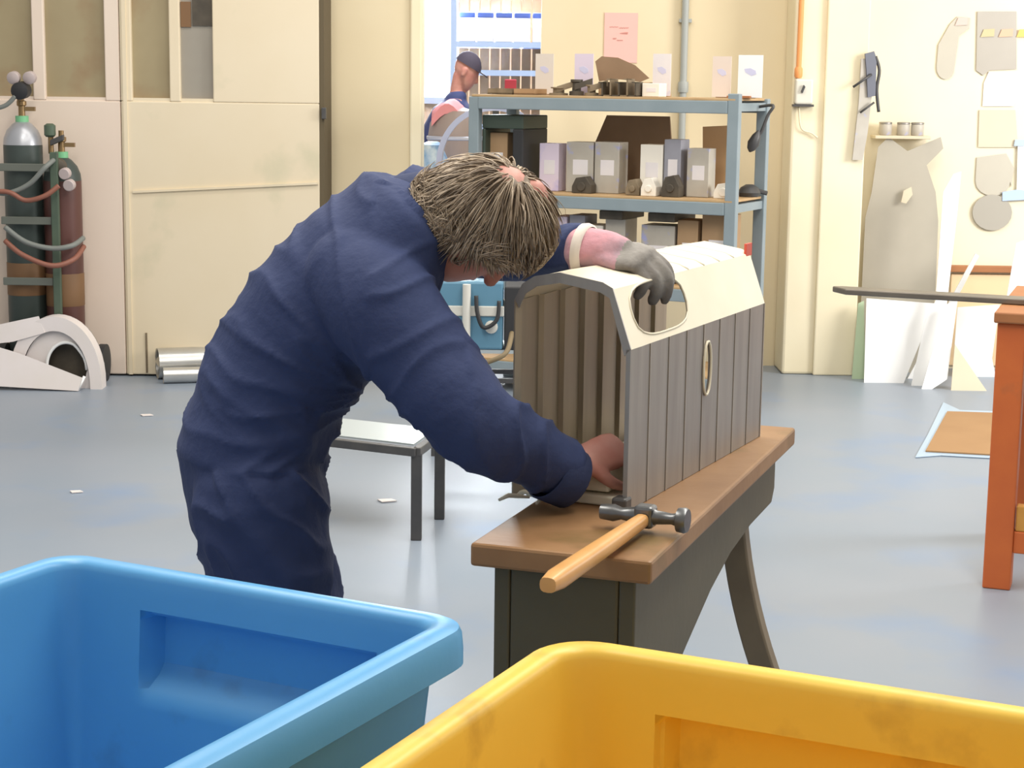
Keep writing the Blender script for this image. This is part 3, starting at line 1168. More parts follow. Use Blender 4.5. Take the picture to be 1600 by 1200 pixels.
# glove on the far hand
gmb = MB()
hand(gmb, gw0 + (gk0 - gw0) * .12, gk0, Vector((.1, -.35, .93)), (35, 40, 25), thumb_side=-1, fat=1.42, spread=1.12, scale=1.08)
gd = (gk0 - gw0).normalized()
limb(gmb, [gw0 - gd * .015, gw0 + gd * .02, gw0 + gd * .05], [.049, .046, .042], 22)
gme = remeshed(gmb, 'glove', .0045, 4, glove_m)
gme.materials.append(glove_pad)
for pl in gme.polygons:
    if (pl.center - gw0).dot(gd) > .075:
        pl.material_index = 1
for v in gme.vertices:
    v.co += v.normal * (.003 * noise.noise(v.co * 30))
glove = finish(gme, 'glove', porg, person)
g1 = gd.cross(Z).normalized()
g2 = g1.cross(gd)
rsC = []
for k, r in ((-.022, .050), (-.026, .054), (-.016, .0555), (-.008, .053), (-.006, .049)):
    rsC.append([gw0 + gd * k + (g1 * math.cos(t) + g2 * math.sin(t)) * r for t in [2 * math.pi * j / 26 for j in range(26)]])
MB().rings(rsC, cap=False, closed=True).build('glove_hem', glove_hem, person, smooth=60)

# hair: shaped cap plus clumps combed away from the crown
def skull(dirv):
    """point on the skull for a unit direction in head axes; returns world point and normal"""
    x, y, z = dirv
    a, b, c = .0765, .100, .116
    k = 1 / math.sqrt((x / a) ** 2 + (y / b) ** 2 + (z / c) ** 2)
    q = Vector((x * k, y * k - .008, z * k))
    n = Vector((x * k / a ** 2, y * k / b ** 2, z * k / c ** 2)).normalized()
    return q, n


def is_hair(d):
    x, y, z = d
    d = Vector(d)
    if y > .45 and z < .50 - .10 * abs(x):            # face
        return False
    if (d - crown).length < .13:
        return False
    if z < -.66 and y > -.25:
        return False
    if z < -.82:
        return False
    if abs(x) > .7 and y > .15 and z < -.35:           # in front of the ear
        return False
    return True


crown = Vector((0.05, -.55, .83)).normalized()
hairb = MB()
capn = 0
U_, V_ = 44, 28
grid = {}
for i in range(U_):
    for j in range(V_ + 1):
        th = 2 * math.pi * i / U_
        ph = math.pi * j / V_
        d = Vector((math.sin(ph) * math.cos(th), math.sin(ph) * math.sin(th), math.cos(ph)))
        q, n = skull(d)
        off = .014 + .004 * noise.noise(d * 5)
        if not is_hair(d):
            off = -.012
        grid[i, j] = HP(*(q + n * off))
vs, fs = [], []
idx = {}
for i in range(U_):
    for j in range(V_ + 1):
        idx[i, j] = len(vs)
        vs.append(grid[i, j])
for i in range(U_):
    for j in range(V_):
        fs.append((idx[i, j], idx[(i + 1) % U_, j], idx[(i + 1) % U_, j + 1], idx[i, j + 1]))
hairb.add(vs, fs, 2)
invM = Matrix((hR, hF, hV))
grav = invM @ Vector((0.0, 0.0, -1))
rng = random.Random(5)
cnt = 0
while cnt < 5200:
    d = Vector((rng.gauss(0, 1), rng.gauss(0, 1), rng.gauss(0, 1))).normalized()
    if not is_hair(d):
        continue
    cnt += 1
    q, n = skull(d)
    flow = (d - crown * d.dot(crown)).normalized()
    flow = (flow - n * flow.dot(n)).normalized()
    p = q + n * (.010 + .004 * rng.random())
    L_ = rng.uniform(.05, .095)
    st = L_ / 5
    v = (flow * .9 + n * rng.uniform(.15, .5) + Vector((rng.gauss(0, .18), rng.gauss(0, .18), rng.gauss(0, .18)))).normalized()
    pts = [HP(*p)]
    for k in range(5):
        v = (v + grav * .16 + flow * .12 - n * .06).normalized()
        p = p + v * st
        e = Vector((p.x / .0765, (p.y + .008) / .100, p.z / .116))
        lim = 1.10 + .10 * rng.random()
        if e.length < lim:
            e = e.normalized() * lim
            p = Vector((e.x * .0765, e.y * .100 - .008, e.z * .116))
        if e.length > 1.42:
            e = e.normalized() * 1.42
            p = Vector((e.x * .0765, e.y * .100 - .008, e.z * .116))
        pts.append(HP(*p))
    r0 = rng.uniform(.0010, .0023)
    hairb.tube(pts, [r0 * .8, r0, r0, r0 * .85, r0 * .6, r0 * .12], 3, mi=rng.choice((0, 0, 1, 1, 2)), cap=False)
hair = hairb.build('hair', [hair1, hair2, hair3], person, smooth=True)
# bare crown patch showing through is the scalp itself

# ================================================================== RACK
tF_ = math.tan
rf = Vector((A(1150, 300, 8.75).x, 8.75, 0))
rex = Vector((-math.cos(R(26)), math.sin(R(26)), 0))
rey = Vector((math.sin(R(26)), math.cos(R(26)), 0))
RL, RD = 1.47, .50
zt1 = A(1150, 158, 8.75).z
zt2 = A(1150, 318, 8.75).z
rack = root('storage_rack', rf + rex * RL / 2 + rey * RD / 2, 'blue-grey steel storage rack with wooden shelves beside the doorway', 'rack')


def RP(s, d, z):
    p = rf + rex * s + rey * d
    return Vector((p.x, p.y, z))


PW = .058
for (s, d, top) in ((0, 0, zt1 + .035), (RL - PW, 0, zt1 + .0), (0, RD - PW, zt1 + .01), (RL - PW, RD - PW, zt1 + .0)):
    MB().obox(RP(s, d, 0), rex * PW, rey * PW * .8, Z * top).build('upright', rack_m, rack, bevel=.004)
BH = .062
for z in (zt1, zt2, .60, .16):
    for d in (-.006, RD - PW * .7):
        MB().obox(RP(PW, d, z - BH), rex * (RL - 2 * PW), rey * .04, Z * BH).build('beam', rack_m, rack, bevel=.004)
    for s in (.01, RL - PW + .01):
        MB().obox(RP(s, PW * .8, z - BH + .012), rex * .035, rey * (RD - 1.7 * PW), Z * .04).build('side_rail', rack_m, rack)
    MB().obox(RP(PW * .3, -.0, z), rex * (RL - .6 * PW), rey * (RD - .02), Z * .012).build('shelf_board', shelf_wood, rack, bevel=.002)


def rack_s(x, d, z):
    lo, hi = -.2, RL + .3
    for _ in range(40):
        m_ = (lo + hi) / 2
        if PX(RP(m_, d, z))[0] > x:
            lo = m_
        else:
            hi = m_
    return lo


def rack_fit(x0, x1, ytop, d, zs, dep=.10, minh=.01):
    sa, sb = rack_s(x1, d, zs), rack_s(x0, d, zs)
    base = RP((sa + sb) / 2, d, zs)
    xm = (x0 + x1) / 2
    P = ONP(xm, ytop, base, -rey)
    return sa, sb, max(P.z - zs, minh)


TOP1, TOP2, TOP3 = zt1 + .013, zt2 + .013, .613


def carton(name, x0, x1, yt, d, zs, dep, m, label, cat, group=None, lid=None, rot=0):
    sa, sb, h = rack_fit(x0, x1, yt, d, zs)
    o = MB().obox(RP(sa, d, zs), rex * (sb - sa), rey * dep, Z * h)
    r = root(name, RP((sa + sb) / 2, d + dep / 2, zs), label, cat, group)
    o.build('body', m, r, bevel=.003)
    if lid:
        MB().obox(RP(sa - .002, d - .002, zs + h), rex * (sb - sa + .004), rey * (dep + .004), Z * .012).build('lid', lid, r, bevel=.002)
    MB().obox(RP(sa + (sb - sa) * .2, d - .0012, zs + h * .35), rex * (sb - sa) * .55, rey * .0012, Z * h * .3).build('label', paper, r)
    return r


# upright cards and boxes on the top shelf
faint_ink = mat('faint_blue_ink', (204, 202, 226), .8)


def card(x0, x1, yt, yb, d, m, label):
    zs = TOP1
    sa, sb, h = rack_fit(x0, x1, yt, d, zs)
    hb_ = rack_fit(x0, x1, yb, d, zs)[2] if yb < 150 else 0
    r = root('job_card', RP((sa + sb) / 2, d + .03, zs), label, 'card', 'upright cards on the top rack shelf')
    MB().obox(RP(sa, d, zs + .004), rex * (sb - sa), rey * .004 + Vector((0, 0, 0)), Z * (h - .004)).build('sheet', m, r)
    MB().prism([RP((sa + sb) / 2 - .03, d + .004, zs), RP((sa + sb) / 2 - .03, d + .07, zs), RP((sa + sb) / 2 - .03, d + .004, zs + h * .55)], rex * .06).build('prop', card_m, r)
    MB().prism([RP(sa + (sb - sa) * a, d - .001, zs + h * b) for a, b in ((.25, .56), (.45, .52), (.7, .6), (.75, .68), (.5, .70), (.28, .64))], rey * .0009).build('smudged_writing', faint_ink, r)
    return r


card(836, 864, 84, 150, .30, mat('beige_card', (222, 212, 202), .8), 'faint beige card at the left end of the top rack shelf')
card(897, 926, 84, 140, .22, lilac, 'lilac card standing behind the clutter on the top rack shelf')
card(1019, 1047, 84, 150, .33, paper, 'off-white card standing right of the cardboard carton on the top shelf')
card(1112, 1141, 88, 160, .28, mat('grey_beige_card', (222, 208, 198), .8), 'grey-beige card right of the wall pipe on the top rack shelf')
card(1152, 1190, 86, 158, .12, sheet_white, 'bright white card at the right end of the top rack shelf')
carton('white_carton', 1003, 1030, 130, .12, TOP1, .10, white_box_m, 'small bright white carton on the top rack shelf under the pink notice', 'carton')
# cardboard carton with curved open flap
sa, sb, h = rack_fit(935, 1000, 128, .20, TOP1)
cb = root('cardboard_carton', RP((sa + sb) / 2, .3, TOP1), 'open cardboard carton with a curved raised flap on the top rack shelf', 'carton')
MB().obox(RP(sa, .2, TOP1), rex * (sb - sa), rey * .006, Z * h).build('side', card_m, cb)
MB().obox(RP(sa, .4, TOP1), rex * (sb - sa), rey * .006, Z * h).build('side', card_m, cb)
MB().obox(RP(sa, .206, TOP1), rex * .006, rey * .194, Z * h).build('side', card_m, cb)
MB().obox(RP(sb - .006, .206, TOP1), rex * .006, rey * .194, Z * h).build('side', card_m, cb)
fl = [ONP(x, y, RP(0, .40, 0), -rey) for x, y in ((936, 127), (930, 96), (940, 88), (965, 90), (992, 102), (1014, 122), (1000, 128), (968, 124))]
MB().prism(fl, rey * .008).build('flap', card_dark, cb)
# clutter on the top shelf
clut = [(762, 800, 138, .10, junk_m, 'low cardboard tray at the left end of the top rack shelf'), (803, 835, 143, .06, card_m, 'shallow tan tray beside the low tray on the top rack shelf'),
        (853, 880, 136, .08, junk_m, 'drab part under the faint beige card on the top rack shelf'), (884, 905, 124, .10, junk_dark, 'dark part left of the lilac card foot on the top shelf'),
        (908, 928, 132, .05, junk_m, 'tan part before the lilac card on the top rack shelf')]
for k, (x0, x1, yt, d, m_, lab) in enumerate(clut):
    sa, sb, h = rack_fit(x0, x1, yt, d, TOP1, minh=.03)
    wdt = sb - sa
    mb = MB()
    if k < 2:
        mb.obox(RP(sa, d, TOP1), rex * wdt, rey * .15, Z * .008)
        mb.obox(RP(sa, d, TOP1), rex * wdt, rey * .006, Z * h)
        mb.obox(RP(sa, d + .144, TOP1), rex * wdt, rey * .006, Z * h)
        mb.obox(RP(sa, d + .006, TOP1), rex * .006, rey * .138, Z * h)
        mb.obox(RP(sb - .006, d + .006, TOP1), rex * .006, rey * .138, Z * h)
        tag(mb.build('parts_tray', m_), lab, 'tray')
    else:
        c = RP((sa + sb) / 2, d + .05, TOP1)
        mb.lathe(c, Z, [(wdt * .5, 0), (wdt * .5, h * .25), (wdt * .3, h * .3), (wdt * .3, h * .8), (wdt * .42, h * .85), (wdt * .42, h)], 12)
        mb.obox(c + Vector((-.01, -.03, h * .35)), (.09, 0, .03), (0, .03, 0), (0, 0, .03))
        tag(mb.build('machine_part', m_, smooth=35), lab, 'part', 'loose parts on the top rack shelf')
for k in range(5):                           # brackets heaped in the carton front
    x0 = 932 + 13 * k
    sa, sb, h = rack_fit(x0, x0 + 12, 128 - 5 * (k % 2), .08, TOP1, minh=.04)
    mb = MB()
    mb.obox(RP(sa, .06, TOP1), rex * .008, rey * .09, Z * h)
    mb.obox(RP(sa, .06, TOP1), rex * (sb - sa), rey * .09, Z * .006)
    mb.obox(RP(sa, .06, TOP1 + h - .006), rex * (sb - sa) * .6, rey * .05, Z * .006)
    tag(mb.build('steel_bracket', junk_m if k % 2 else junk_dark), ['leftmost', 'second', 'middle', 'fourth', 'rightmost'][k] + ' small bracket in the row before the cardboard carton on the top shelf', 'bracket', 'brackets before the carton')
# second shelf cartons
ts = [(842, 872, 224, .15, .10, lilac, 'narrow lilac-fronted carton nearest the worker on the second rack shelf'),
      (884, 926, 222, .15, .13, tin_m, 'wide grey tin with dark side on the second rack shelf'),
      (928, 966, 222, .15, .12, tin_m, 'plain grey carton right of the wide grey tin on the second shelf'),
      (999, 1034, 226, .15, .11, white_box_m, 'white carton at the middle of the second rack shelf'),
      (1036, 1062, 218, .15, .12, grey_box_m, 'blue-grey carton against the white carton on the second shelf'),
      (1072, 1106, 232, .15, .10, tin_m, 'pale grey carton right of the blue-grey one on the second shelf')]
for x0, x1, yt, d, dep, m_, lab in ts:
    carton('stock_carton', x0, x1, yt, d, TOP2, dep, m_, lab, 'carton', 'cartons on the second rack shelf')
for k, (x0, x1, yt, d, m_) in enumerate(((888, 918, 276, .03, junk_dark), (972, 994, 280, .04, junk_m), (996, 1020, 278, .03, white_box_m), (1028, 1056, 274, .03, junk_dark), (1110, 1140, 286, .08, white_box_m))):
    sa, sb, h = rack_fit(x0, x1, yt, d, TOP2, minh=.03)
    wdt = sb - sa
    mb = MB()
    c = RP((sa + sb) / 2, d + .04, TOP2)
    mb.prism([c + rex * wdt * .5, c - rex * wdt * .5, c - rex * wdt * .5 + Z * h * .5, c - rex * wdt * .2 + Z * h, c + rex * wdt * .3 + Z * h * .9, c + rex * wdt * .5 + Z * h * .4], rey * .07)
    mb.lathe(c + Z * h * .4 - rey * .008, rey, [(wdt * .22, 0), (wdt * .22, .09)], 12)
    tag(mb.build('cast_fitting', m_, bevel=.003), ['dark cast fitting before the wide grey tin', 'tan cast fitting left of the white carton foot', 'white fitting before the white carton', 'dark fitting before the blue-grey carton', 'low white fitting at the right end of the second shelf'][k], 'fitting', 'fittings along the second shelf front')
# big brown board leaning behind the second shelf goods
bp0 = RP(0, .42, 0)
plate('brown_board', [(912, 308), (905, 262), (930, 222), (948, 180), (1046, 182), (1050, 240), (1052, 308)], bp0, -rey, -.012, card_dark, 'large dark brown board leaning behind cartons on the second rack shelf', 'board')
plate('tan_board', [(1098, 308), (1098, 198), (1140, 196), (1142, 308)], RP(0, .43, 0), -rey, -.01, mat('tan_hardboard', (214, 176, 132), .8), 'plain tan board leaning at the right end of the second rack shelf', 'board')
# third shelf goods
for k, (x0, x1, yt, d, m_) in enumerate(((862, 884, 338, .10, lilac), (888, 912, 336, .10, grey_box_m), (914, 940, 352, .10, white_box_m), (944, 975, 342, .10, tin_m), (1000, 1052, 352, .10, tin_m), (1056, 1088, 344, .10, card_m), (1094, 1138, 336, .10, card_m))):
    lab = ['lilac carton beside the worker\'s head on the third rack shelf', 'grey carton second from the worker on the third rack shelf', 'small white carton above the blue sleeve on the third shelf', 'grey-green carton above the glove on the third rack shelf', 'wide pale tin in the middle of the third rack shelf', 'brown carton right of the wide tin on the third shelf', 'broad tan carton at the right end of the third shelf'][k]
    carton('stock_carton', x0, x1, yt, d, TOP3, .16, m_, lab, 'carton', 'cartons on the third rack shelf')
for k, (x0, x1) in enumerate(((936, 972), (1012, 1054))):     # trays slung under the second shelf
    sa, sb = rack_s(x1, .05, zt2 - .1), rack_s(x0, .05, zt2 - .1)
    mb = MB().obox(RP(sa, .05, zt2 - BH - .05), rex * (sb - sa), rey * .3, Z * .045)
    tag(mb.build('drawer_tray', junk_dark, bevel=.004), ['left dark drawer slung under the second rack shelf', 'right dark drawer slung under the second rack shelf'][k], 'drawer', 'drawers under the second rack shelf')
# hooks and clamp hanging at the right end
hk = A(1196, 170, 8.95)
mb = MB()
mb.tube(bez([RP(.02, .35, zt1 - .03), A(1208, 165, 9.0), A(1200, 180, 9.0), A(1190, 205, 9.0), A(1184, 212, 9.0)], 6), .008, 8)
mb.lathe(A(1186, 204, 9.0), A(1170, 240, 9.0) - A(1186, 204, 9.0), [(.006, 0), (.022, .03), (.03, .07), (.02, .1), (.004, .115)], 14)
tag(mb.build('hanging_clamp', dark_metal, smooth=50), 'dark clamp hanging on a wire from the right end of the rack', 'clamp')
mb = MB()
mb.lathe(RP(.06, RD - .12, zt2 + .0135), Z, [(.05, 0), (.06, .02), (.045, .045), (.02, .06)], 14)
mb.tube([RP(.1, RD - .16, zt2 + .03), RP(.04, RD - .12, zt2 + .05), RP(-.02, RD - .08, zt2 + .03)], .012, 8)
tag(mb.build('valve_body', dark_metal, smooth=45), 'dark valve body at the right rear of the second shelf', 'valve')
ol = MB().obox(RP(-.02, .1, TOP1), rex * .12, rey * .12, Z * .012)
tag(ol.build('wood_offcut', brown_wood, bevel=.002), 'flat ochre wood offcut on the rack top right corner', 'offcut')

# green-black machine case hung in the rack left bay with a pale box in it
mc = root('machine_case', A(782, 260, 9.1), 'dark green machine case under the left end of the top shelf', 'case')
ORG[mc.name] = Vector((A(782, 260, 9.1).x, 9.1, TOP2))
mc.location = ORG[mc.name]
s0_, s1_ = rack_s(816, .06, TOP2), rack_s(752, .06, TOP2)
zc0, zc1 = TOP2, A(780, 181, 9.15).z
MB().obox(RP(s0_, .06, zc1 - .07), rex * (s1_ - s0_), rey * .3, Z * .07).build('hood', green_cab, mc, bevel=.006)
MB().obox(RP(s0_, .06, zc0), rex * .06, rey * .3, Z * (zc1 - .07 - zc0)).build('post', black_rub, mc, bevel=.006)
MB().obox(RP(s1_ - .02, .06, zc0), rex * .02, rey * .3, Z * (zc1 - .07 - zc0)).build('post', green_cab, mc, bevel=.006)
carton('stock_carton', 758, 792, 207, .12, TOP2, .12, card_m, 'pale carton inside the dark green machine case', 'carton')
# pale curved guard and hoop left of the rack
hc_ = A(800, 265, 9.9)
mb = MB()
hoop_pts = [A(x, y, 10.0) for x, y in ((690, 262), (694, 232), (706, 206), (726, 186), (752, 175))]
hp2 = bez(hoop_pts + [A(786, 174, 10.0), A(816, 188, 10.0), A(832, 232, 10.0), A(840, 330, 10.0)], 6)
hz0 = Vector((hp2[0].x, 10.0, 0))
hp2 = [hz0] + hp2 + [Vector((hp2[-1].x, 10.0, 0))]
rs = []
for p in hp2:
    c2 = Vector((A(768, 250, 10.0).x, 10.0, A(768, 250, 10.0).z))
    o_ = (p - c2)
    o_.y = 0
    o_.normalize()
    if p.z < c2.z:
        o_ = Vector((math.copysign(1, p.x - c2.x), 0, 0))
    rs.append([p + o_ * .0 + Vector((0, -.08, 0)), p + o_ * .03 + Vector((0, -.08, 0)), p + o_ * .03 + Vector((0, .08, 0)), p + Vector((0, .08, 0))])
hoop = MB().rings(rs).build('arched_hoop', hoop_m, smooth=40)
tag(hoop, 'pale blue arched metal hoop standing at the left end of the rack', 'hoop')

# pink notice, wall pipe
pn = root('pink_notice', A(969, 95, YB - .004), 'pink paper notice taped to the cream wall above the rack', 'notice')
ORG[pn.name] = pn.location.copy()
nx0, nx1 = A(944, 60, YB).x, A(996, 60, YB).x
nz0, nz1 = A(969, 98, YB).z, A(969, 20, YB).z
MB().box(nx0, nx1, YB - .006, YB - .001, nz0, nz1).build('sheet', pink_paper, pn)
for (x0, x1, y0, amp, fr) in ((953, 966, 42, .5, 3), (968, 982, 43.5, .8, 4), (969, 981, 52, 1.6, 6), (958, 963, 60, 1.0, 4), (964, 973, 63, .6, 5)):
    pts = [A(x0 + (x1 - x0) * k / 12, y0 + amp * math.sin(k * fr * .5), YB - .007) for k in range(13)]
    MB().tube(pts, .0025, 5).build('scribble', ink, pn)
pz0 = A(1070, 150, YB).z
wp = root('wall_pipe', (A(1069, 60, YB).x, YB - .03, pz0), 'grey vertical pipe running down the cream wall behind the rack', 'pipe')
MB().tube([(A(1069, 60, YB).x, YB - .03, pz0 - .5), (A(1069, 60, YB).x, YB - .03, 4.2)], .02, 14).build('pipe', pipe_grey, wp, smooth=50)
MB().lathe((A(1069, 60, YB).x, YB - .03, pz0 + .02), Z, [(.028, 0), (.03, .01), (.03, .05), (.028, .06)], 14).build('coupling', pipe_grey, wp, smooth=40)
MB().obox((A(1060, 60, YB).x, YB - .03, 1.95), (.07, 0, 0), (0, .03, 0), (0, 0, .02)).build('bracket', pipe_grey, wp)

# orange conduit and switch on the pier
YP = 10.0
cx_ = A(1250, 60, YP - .02).x
oc = root('orange_conduit', (cx_, YP - .02, A(1250, 122, YP).z), 'orange conduit dropping down the pier to the switch', 'conduit')
MB().tube([(cx_, YP - .016, A(1250, 122, YP).z), (cx_ + .012, YP - .016, 4.2)], .0145, 12).build('tube', orange_m, oc, smooth=50)
MB().lathe((cx_, YP - .016, A(1250, 122, YP).z), Z, [(.016, 0), (.022, .01), (.022, .05), (.016, .06)], 12).build('gland', orange_m, oc, smooth=40)
sb_ = root('wall_switch', (A(1254, 145, YP).x, YP - .03, A(1254, 163, YP).z), 'pale grey switch box on the pier below the orange conduit', 'switch')
x0, x1 = A(1240, 145, YP).x, A(1268, 145, YP).x
z0, z1 = A(1254, 163, YP).z, A(1254, 123, YP).z
MB().box(x0, x1, YP - .06, YP, z0, z1).build('box', switch_m, sb_, bevel=.012, seg=3)
xm = (x0 + x1) / 2
MB().obox((xm - .012, YP - .078, z0 + .06), (.014, 0, .035), (.0, .02, 0), (-.008, 0, .01)).build('lever', dark_metal, sb_)
MB().box(x0 - .008, x1 + .008, YP - .05, YP, z0 - .012, z0).build('base_plate', dark_metal, sb_)
MB().tube(bez([(xm - .02, YP - .02, z0 - .01), A(1252, 200, YP - .02), A(1268, 208, YP - .02), A(1277, 215, YP - .02)], 6), .005, 8).build('lead', cream_pale, sb_, smooth=True)

# strip tool hanging on the right flank of the pier
YS = 9.94
sr = root('hanging_gauge', A(1352, 250, YS), 'long grey strip gauge with dark clamp hanging on the pier corner', 'gauge')
sr.location = Vector((A(1350, 250, YS).x, YS, A(1350, 252, YS).z))
ORG[sr.name] = sr.location.copy()
nP = Vector((.15, -1, 0)).normalized()
plate('strip', [(1332, 250), (1348, 250), (1356, 206), (1362, 152), (1364, 90), (1346, 92), (1342, 160)], (A(1350, 200, YS).x, YS, 0), nP, -.012, tin_m, parent=sr)
plate('dark_plate', [(1352, 84), (1366, 80), (1370, 92), (1368, 150), (1356, 152), (1354, 110)], (A(1350, 200, YS).x, YS - .014, 0), nP, -.012, mat('slate', (104, 106, 116), .5, .3), parent=sr)
MB().tube(bez([A(1368, 88, YS), A(1374, 110, YS), A(1370, 140, YS), A(1373, 175, YS)], 6), .009, 8).build('clamp_arm', dark_metal, sr, smooth=True)
MB().tube([A(1333, 136, YS - .02), A(1362, 116, YS - .02)], .007, 8).build('screw', dark_metal, sr, smooth=True)
MB().tube([A(1344, 176, YS - .02), A(1366, 160, YS - .02)], .006, 8).build('screw', dark_metal, sr, smooth=True)

# ================================================================== RIGHT BAY: templates on the wall
WN = (0, -1, 0)


def tmpl(px, m, label, y=YB - .004, thick=.006, name='metal_template', group='metal templates on the right wall', cat='template'):
    return plate(name, px, (0, y, 0), WN, thick, m, label, cat, group)


def ell(cx, cy, rx, ry, n=20, a0=0, a1=360):
    return [(cx + rx * math.cos(R(a0 + (a1 - a0) * i / n)), cy + ry * math.sin(R(a0 + (a1 - a0) * i / n))) for i in range(n + (0 if a1 - a0 == 360 else 1))]


tmpl([(1484, 38), (1496, 26), (1516, 28), (1514, 44), (1498, 56), (1492, 100)] + ell(1477, 106, 14, 18, 8, 0, 180) + [(1466, 70)], template_m, 'hooked narrow grey template left of the square one on the right wall')
tmpl([(1527, 18), (1588, 18), (1588, 108), (1545, 110), (1536, 118), (1525, 110)], mat('square_template', (172, 165, 154), .55, .1, col2=(184, 177, 166), scale=3), 'large square grey template at upper right of the wall')
for px_t, col_t, lab_t in (((1532, 1554), (206, 188, 146), 'tan colour tag at the left of the square grey template'), ((1560, 1583), (226, 180, 150), 'peach colour tag at the right of the square grey template'), ((1588, 1640), (240, 196, 110), 'orange-yellow tag at the right frame edge by the square template'), ((1492, 1512), (224, 190, 180), 'pinkish tag on top of the hooked narrow template')):
    yy = 46 if px_t[0] > 1500 else 28
    tmpl([(px_t[0], yy + 12), (px_t[0] + 5, yy), (px_t[1], yy - 1), (px_t[1] - 1, yy + 11)], mat('tag_%d' % px_t[0], col_t, .7), lab_t, y=YB - .012, thick=.004, name='colour_tag', group='colour tags on the wall templates', cat='tag')
tmpl([(1537, 130), (1545, 112), (1580, 112), (1585, 160), (1583, 166), (1535, 166)], sheet_white, 'white notched template below the large square one')
tmpl([(1530, 172), (1586, 172), (1590, 230), (1528, 230)] , template_pale, 'pale square template at the middle of the right wall column')
tmpl([(1526, 246), (1572, 240), (1584, 262), (1580, 292)] + ell(1551, 284, 27, 22, 8, 0, 180) + [(1524, 280)], template_m, 'grey round-bottomed template above the lowest one on the wall')
tmpl(ell(1550, 332, 31, 28), mat('lowest_template', (172, 166, 154), .55, .1), 'lowest round grey template hanging on the right wall', y=YB - .012)
tmpl([(1590, 222), (1640, 222), (1640, 306), (1588, 304)], sheet_white, 'white notice with blue edges at the right frame edge', y=YB - .012, name='wall_notice', group=None, cat='notice')
tmpl([(1566, 300), (1590, 296), (1640, 302), (1640, 310), (1566, 314)], far_blue, 'blue clip strip under the white notice at the right edge', y=YB - .018, name='clip_strip', group=None, cat='clip')
tmpl([(1586, 218), (1640, 218), (1640, 228), (1584, 228)], far_blue, 'blue clip strip over the white notice at the right edge', y=YB - .018, name='clip_strip', group=None, cat='clip')
# low rail along the wall
rail = MB().box(A(1480, 420, YB).x, 4.0, YB - .05, YB, A(1500, 424, YB).z, A(1500, 414, YB).z)
tag(rail.build('wall_rail', brown_wood, bevel=.004), 'dark rail fixed low along the right wall behind the sheets', 'rail')
lp = MB().box(A(1484, 450, YB).x, 3.9, YB - .02, YB, .02, A(1500, 428, YB).z)
tag(lp.build('wall_board', mat('peach_board', (236, 206, 164), .7), bevel=.004), 'peach coloured board against the right wall under the rail', 'board')
# small cans on a ledge
lg = MB().box(A(1360, 212, YB).x, A(1446, 212, YB).x, YB - .14, YB, A(1400, 216, YB).z, A(1400, 211, YB).z)
tag(lg.build('wall_ledge', template_pale, bevel=.003), 'narrow pale ledge holding three small tins on the right wall', 'ledge')
for k, x in enumerate((1383, 1411, 1433)):
    c = Vector((A(x, 211, YB - .08).x, YB - .08, A(1400, 211, YB).z + .001))
    r = root('small_tin', c, ['left small tin on the wall ledge near the pier', 'middle small tin on the wall ledge', 'right small tin on the wall ledge above the grey sheet'][k], 'tin', 'tins on the wall ledge')
    MB().lathe(c, Z, [(.034, 0), (.036, .004), (.036, .058), (.034, .062)], 18).build('body', tin_m, r, smooth=40)
    MB().lathe(c, Z, [(.030, .062), (.037, .063), (.037, .072), (.03, .074)], 18).build('lid', steel, r, smooth=40)

# leaning sheets: foot at depth y0, leaning back to the wall
def lean(name, px, y0, tilt, thick, m, label, group='metal sheets leaning at the right wall', skew=0.0):
    n = Vector((skew, -math.cos(R(tilt)), math.sin(R(tilt)))).normalized()
    d0 = G(1440, 600)
    return plate(name, px, (d0.x, y0, 0), n, -thick, m, label, 'sheet', group)


def foot(x, y0):                            # pixel row where depth y0 meets the floor
    lo, hi = 500, 700
    for _ in range(40):
        mid = (lo + hi) / 2
        if G(x, mid).y > y0:
            lo = mid
        else:
            hi = mid
    return lo


lean('steel_sheet', [(1340, foot(1340, 10.12)), (1352, 340), (1362, 300), (1372, 230), (1388, 214), (1418, 236), (1470, 214), (1474, 232), (1448, 258), (1462, 300), (1466, 345), (1462, 450), (1450, foot(1450, 10.12))], 10.12, 3, .004, sheet_grey, 'tall grey sheet with cut-out shoulders leaning at the wall by the pier')
plate('cut_out_patch', [(1408, 316), (1412, 298), (1424, 292), (1426, 304), (1416, 318)], (0, 10.08, 0), Vector((0, -1, .055)), -.002, template_pale, 'cream leaf-shaped patch on the tall grey leaning sheet', 'patch')
lean('green_sheet', [(1331, foot(1331, 9.86)), (1341, 474), (1350, 470), (1352, foot(1352, 9.86))], 9.86, 5, .006, sheet_green, 'narrow pale green sheet edge leaning next to the pier')
lean('white_sheet', [(1350, foot(1350, 9.74)), (1354, 466), (1460, 474), (1452, 500), (1412, foot(1412, 9.74))], 9.74, 12, .005, sheet_white, 'broad white sheet with slanted right edge leaning beside the pier')
lean('white_strip', [(1424, foot(1424, 9.66)), (1446, 500), (1462, 470), (1474, 300), (1490, 272), (1502, 268), (1496, 330), (1480, 470), (1468, foot(1468, 9.66) - 26), (1442, foot(1442, 9.66))], 9.66, 9, .006, sheet_white, 'tall narrow white strip leaning left of the thin white rod')
lean('white_strip', [(1440, foot(1440, 9.55)), (1478, 476), (1496, 470), (1480, foot(1480, 9.55) - 16), (1456, foot(1456, 9.55))], 9.55, 13, .006, sheet_white, 'short white offcut strip in front of the tall white strip')
lean('white_sheet', [(1488, foot(1488, 10.0)), (1496, 480), (1562, 476), (1550, 560), (1556, foot(1556, 10.0))], 10.0, 10, .005, sheet_white, 'white sheet leaning just left of the orange table leg')
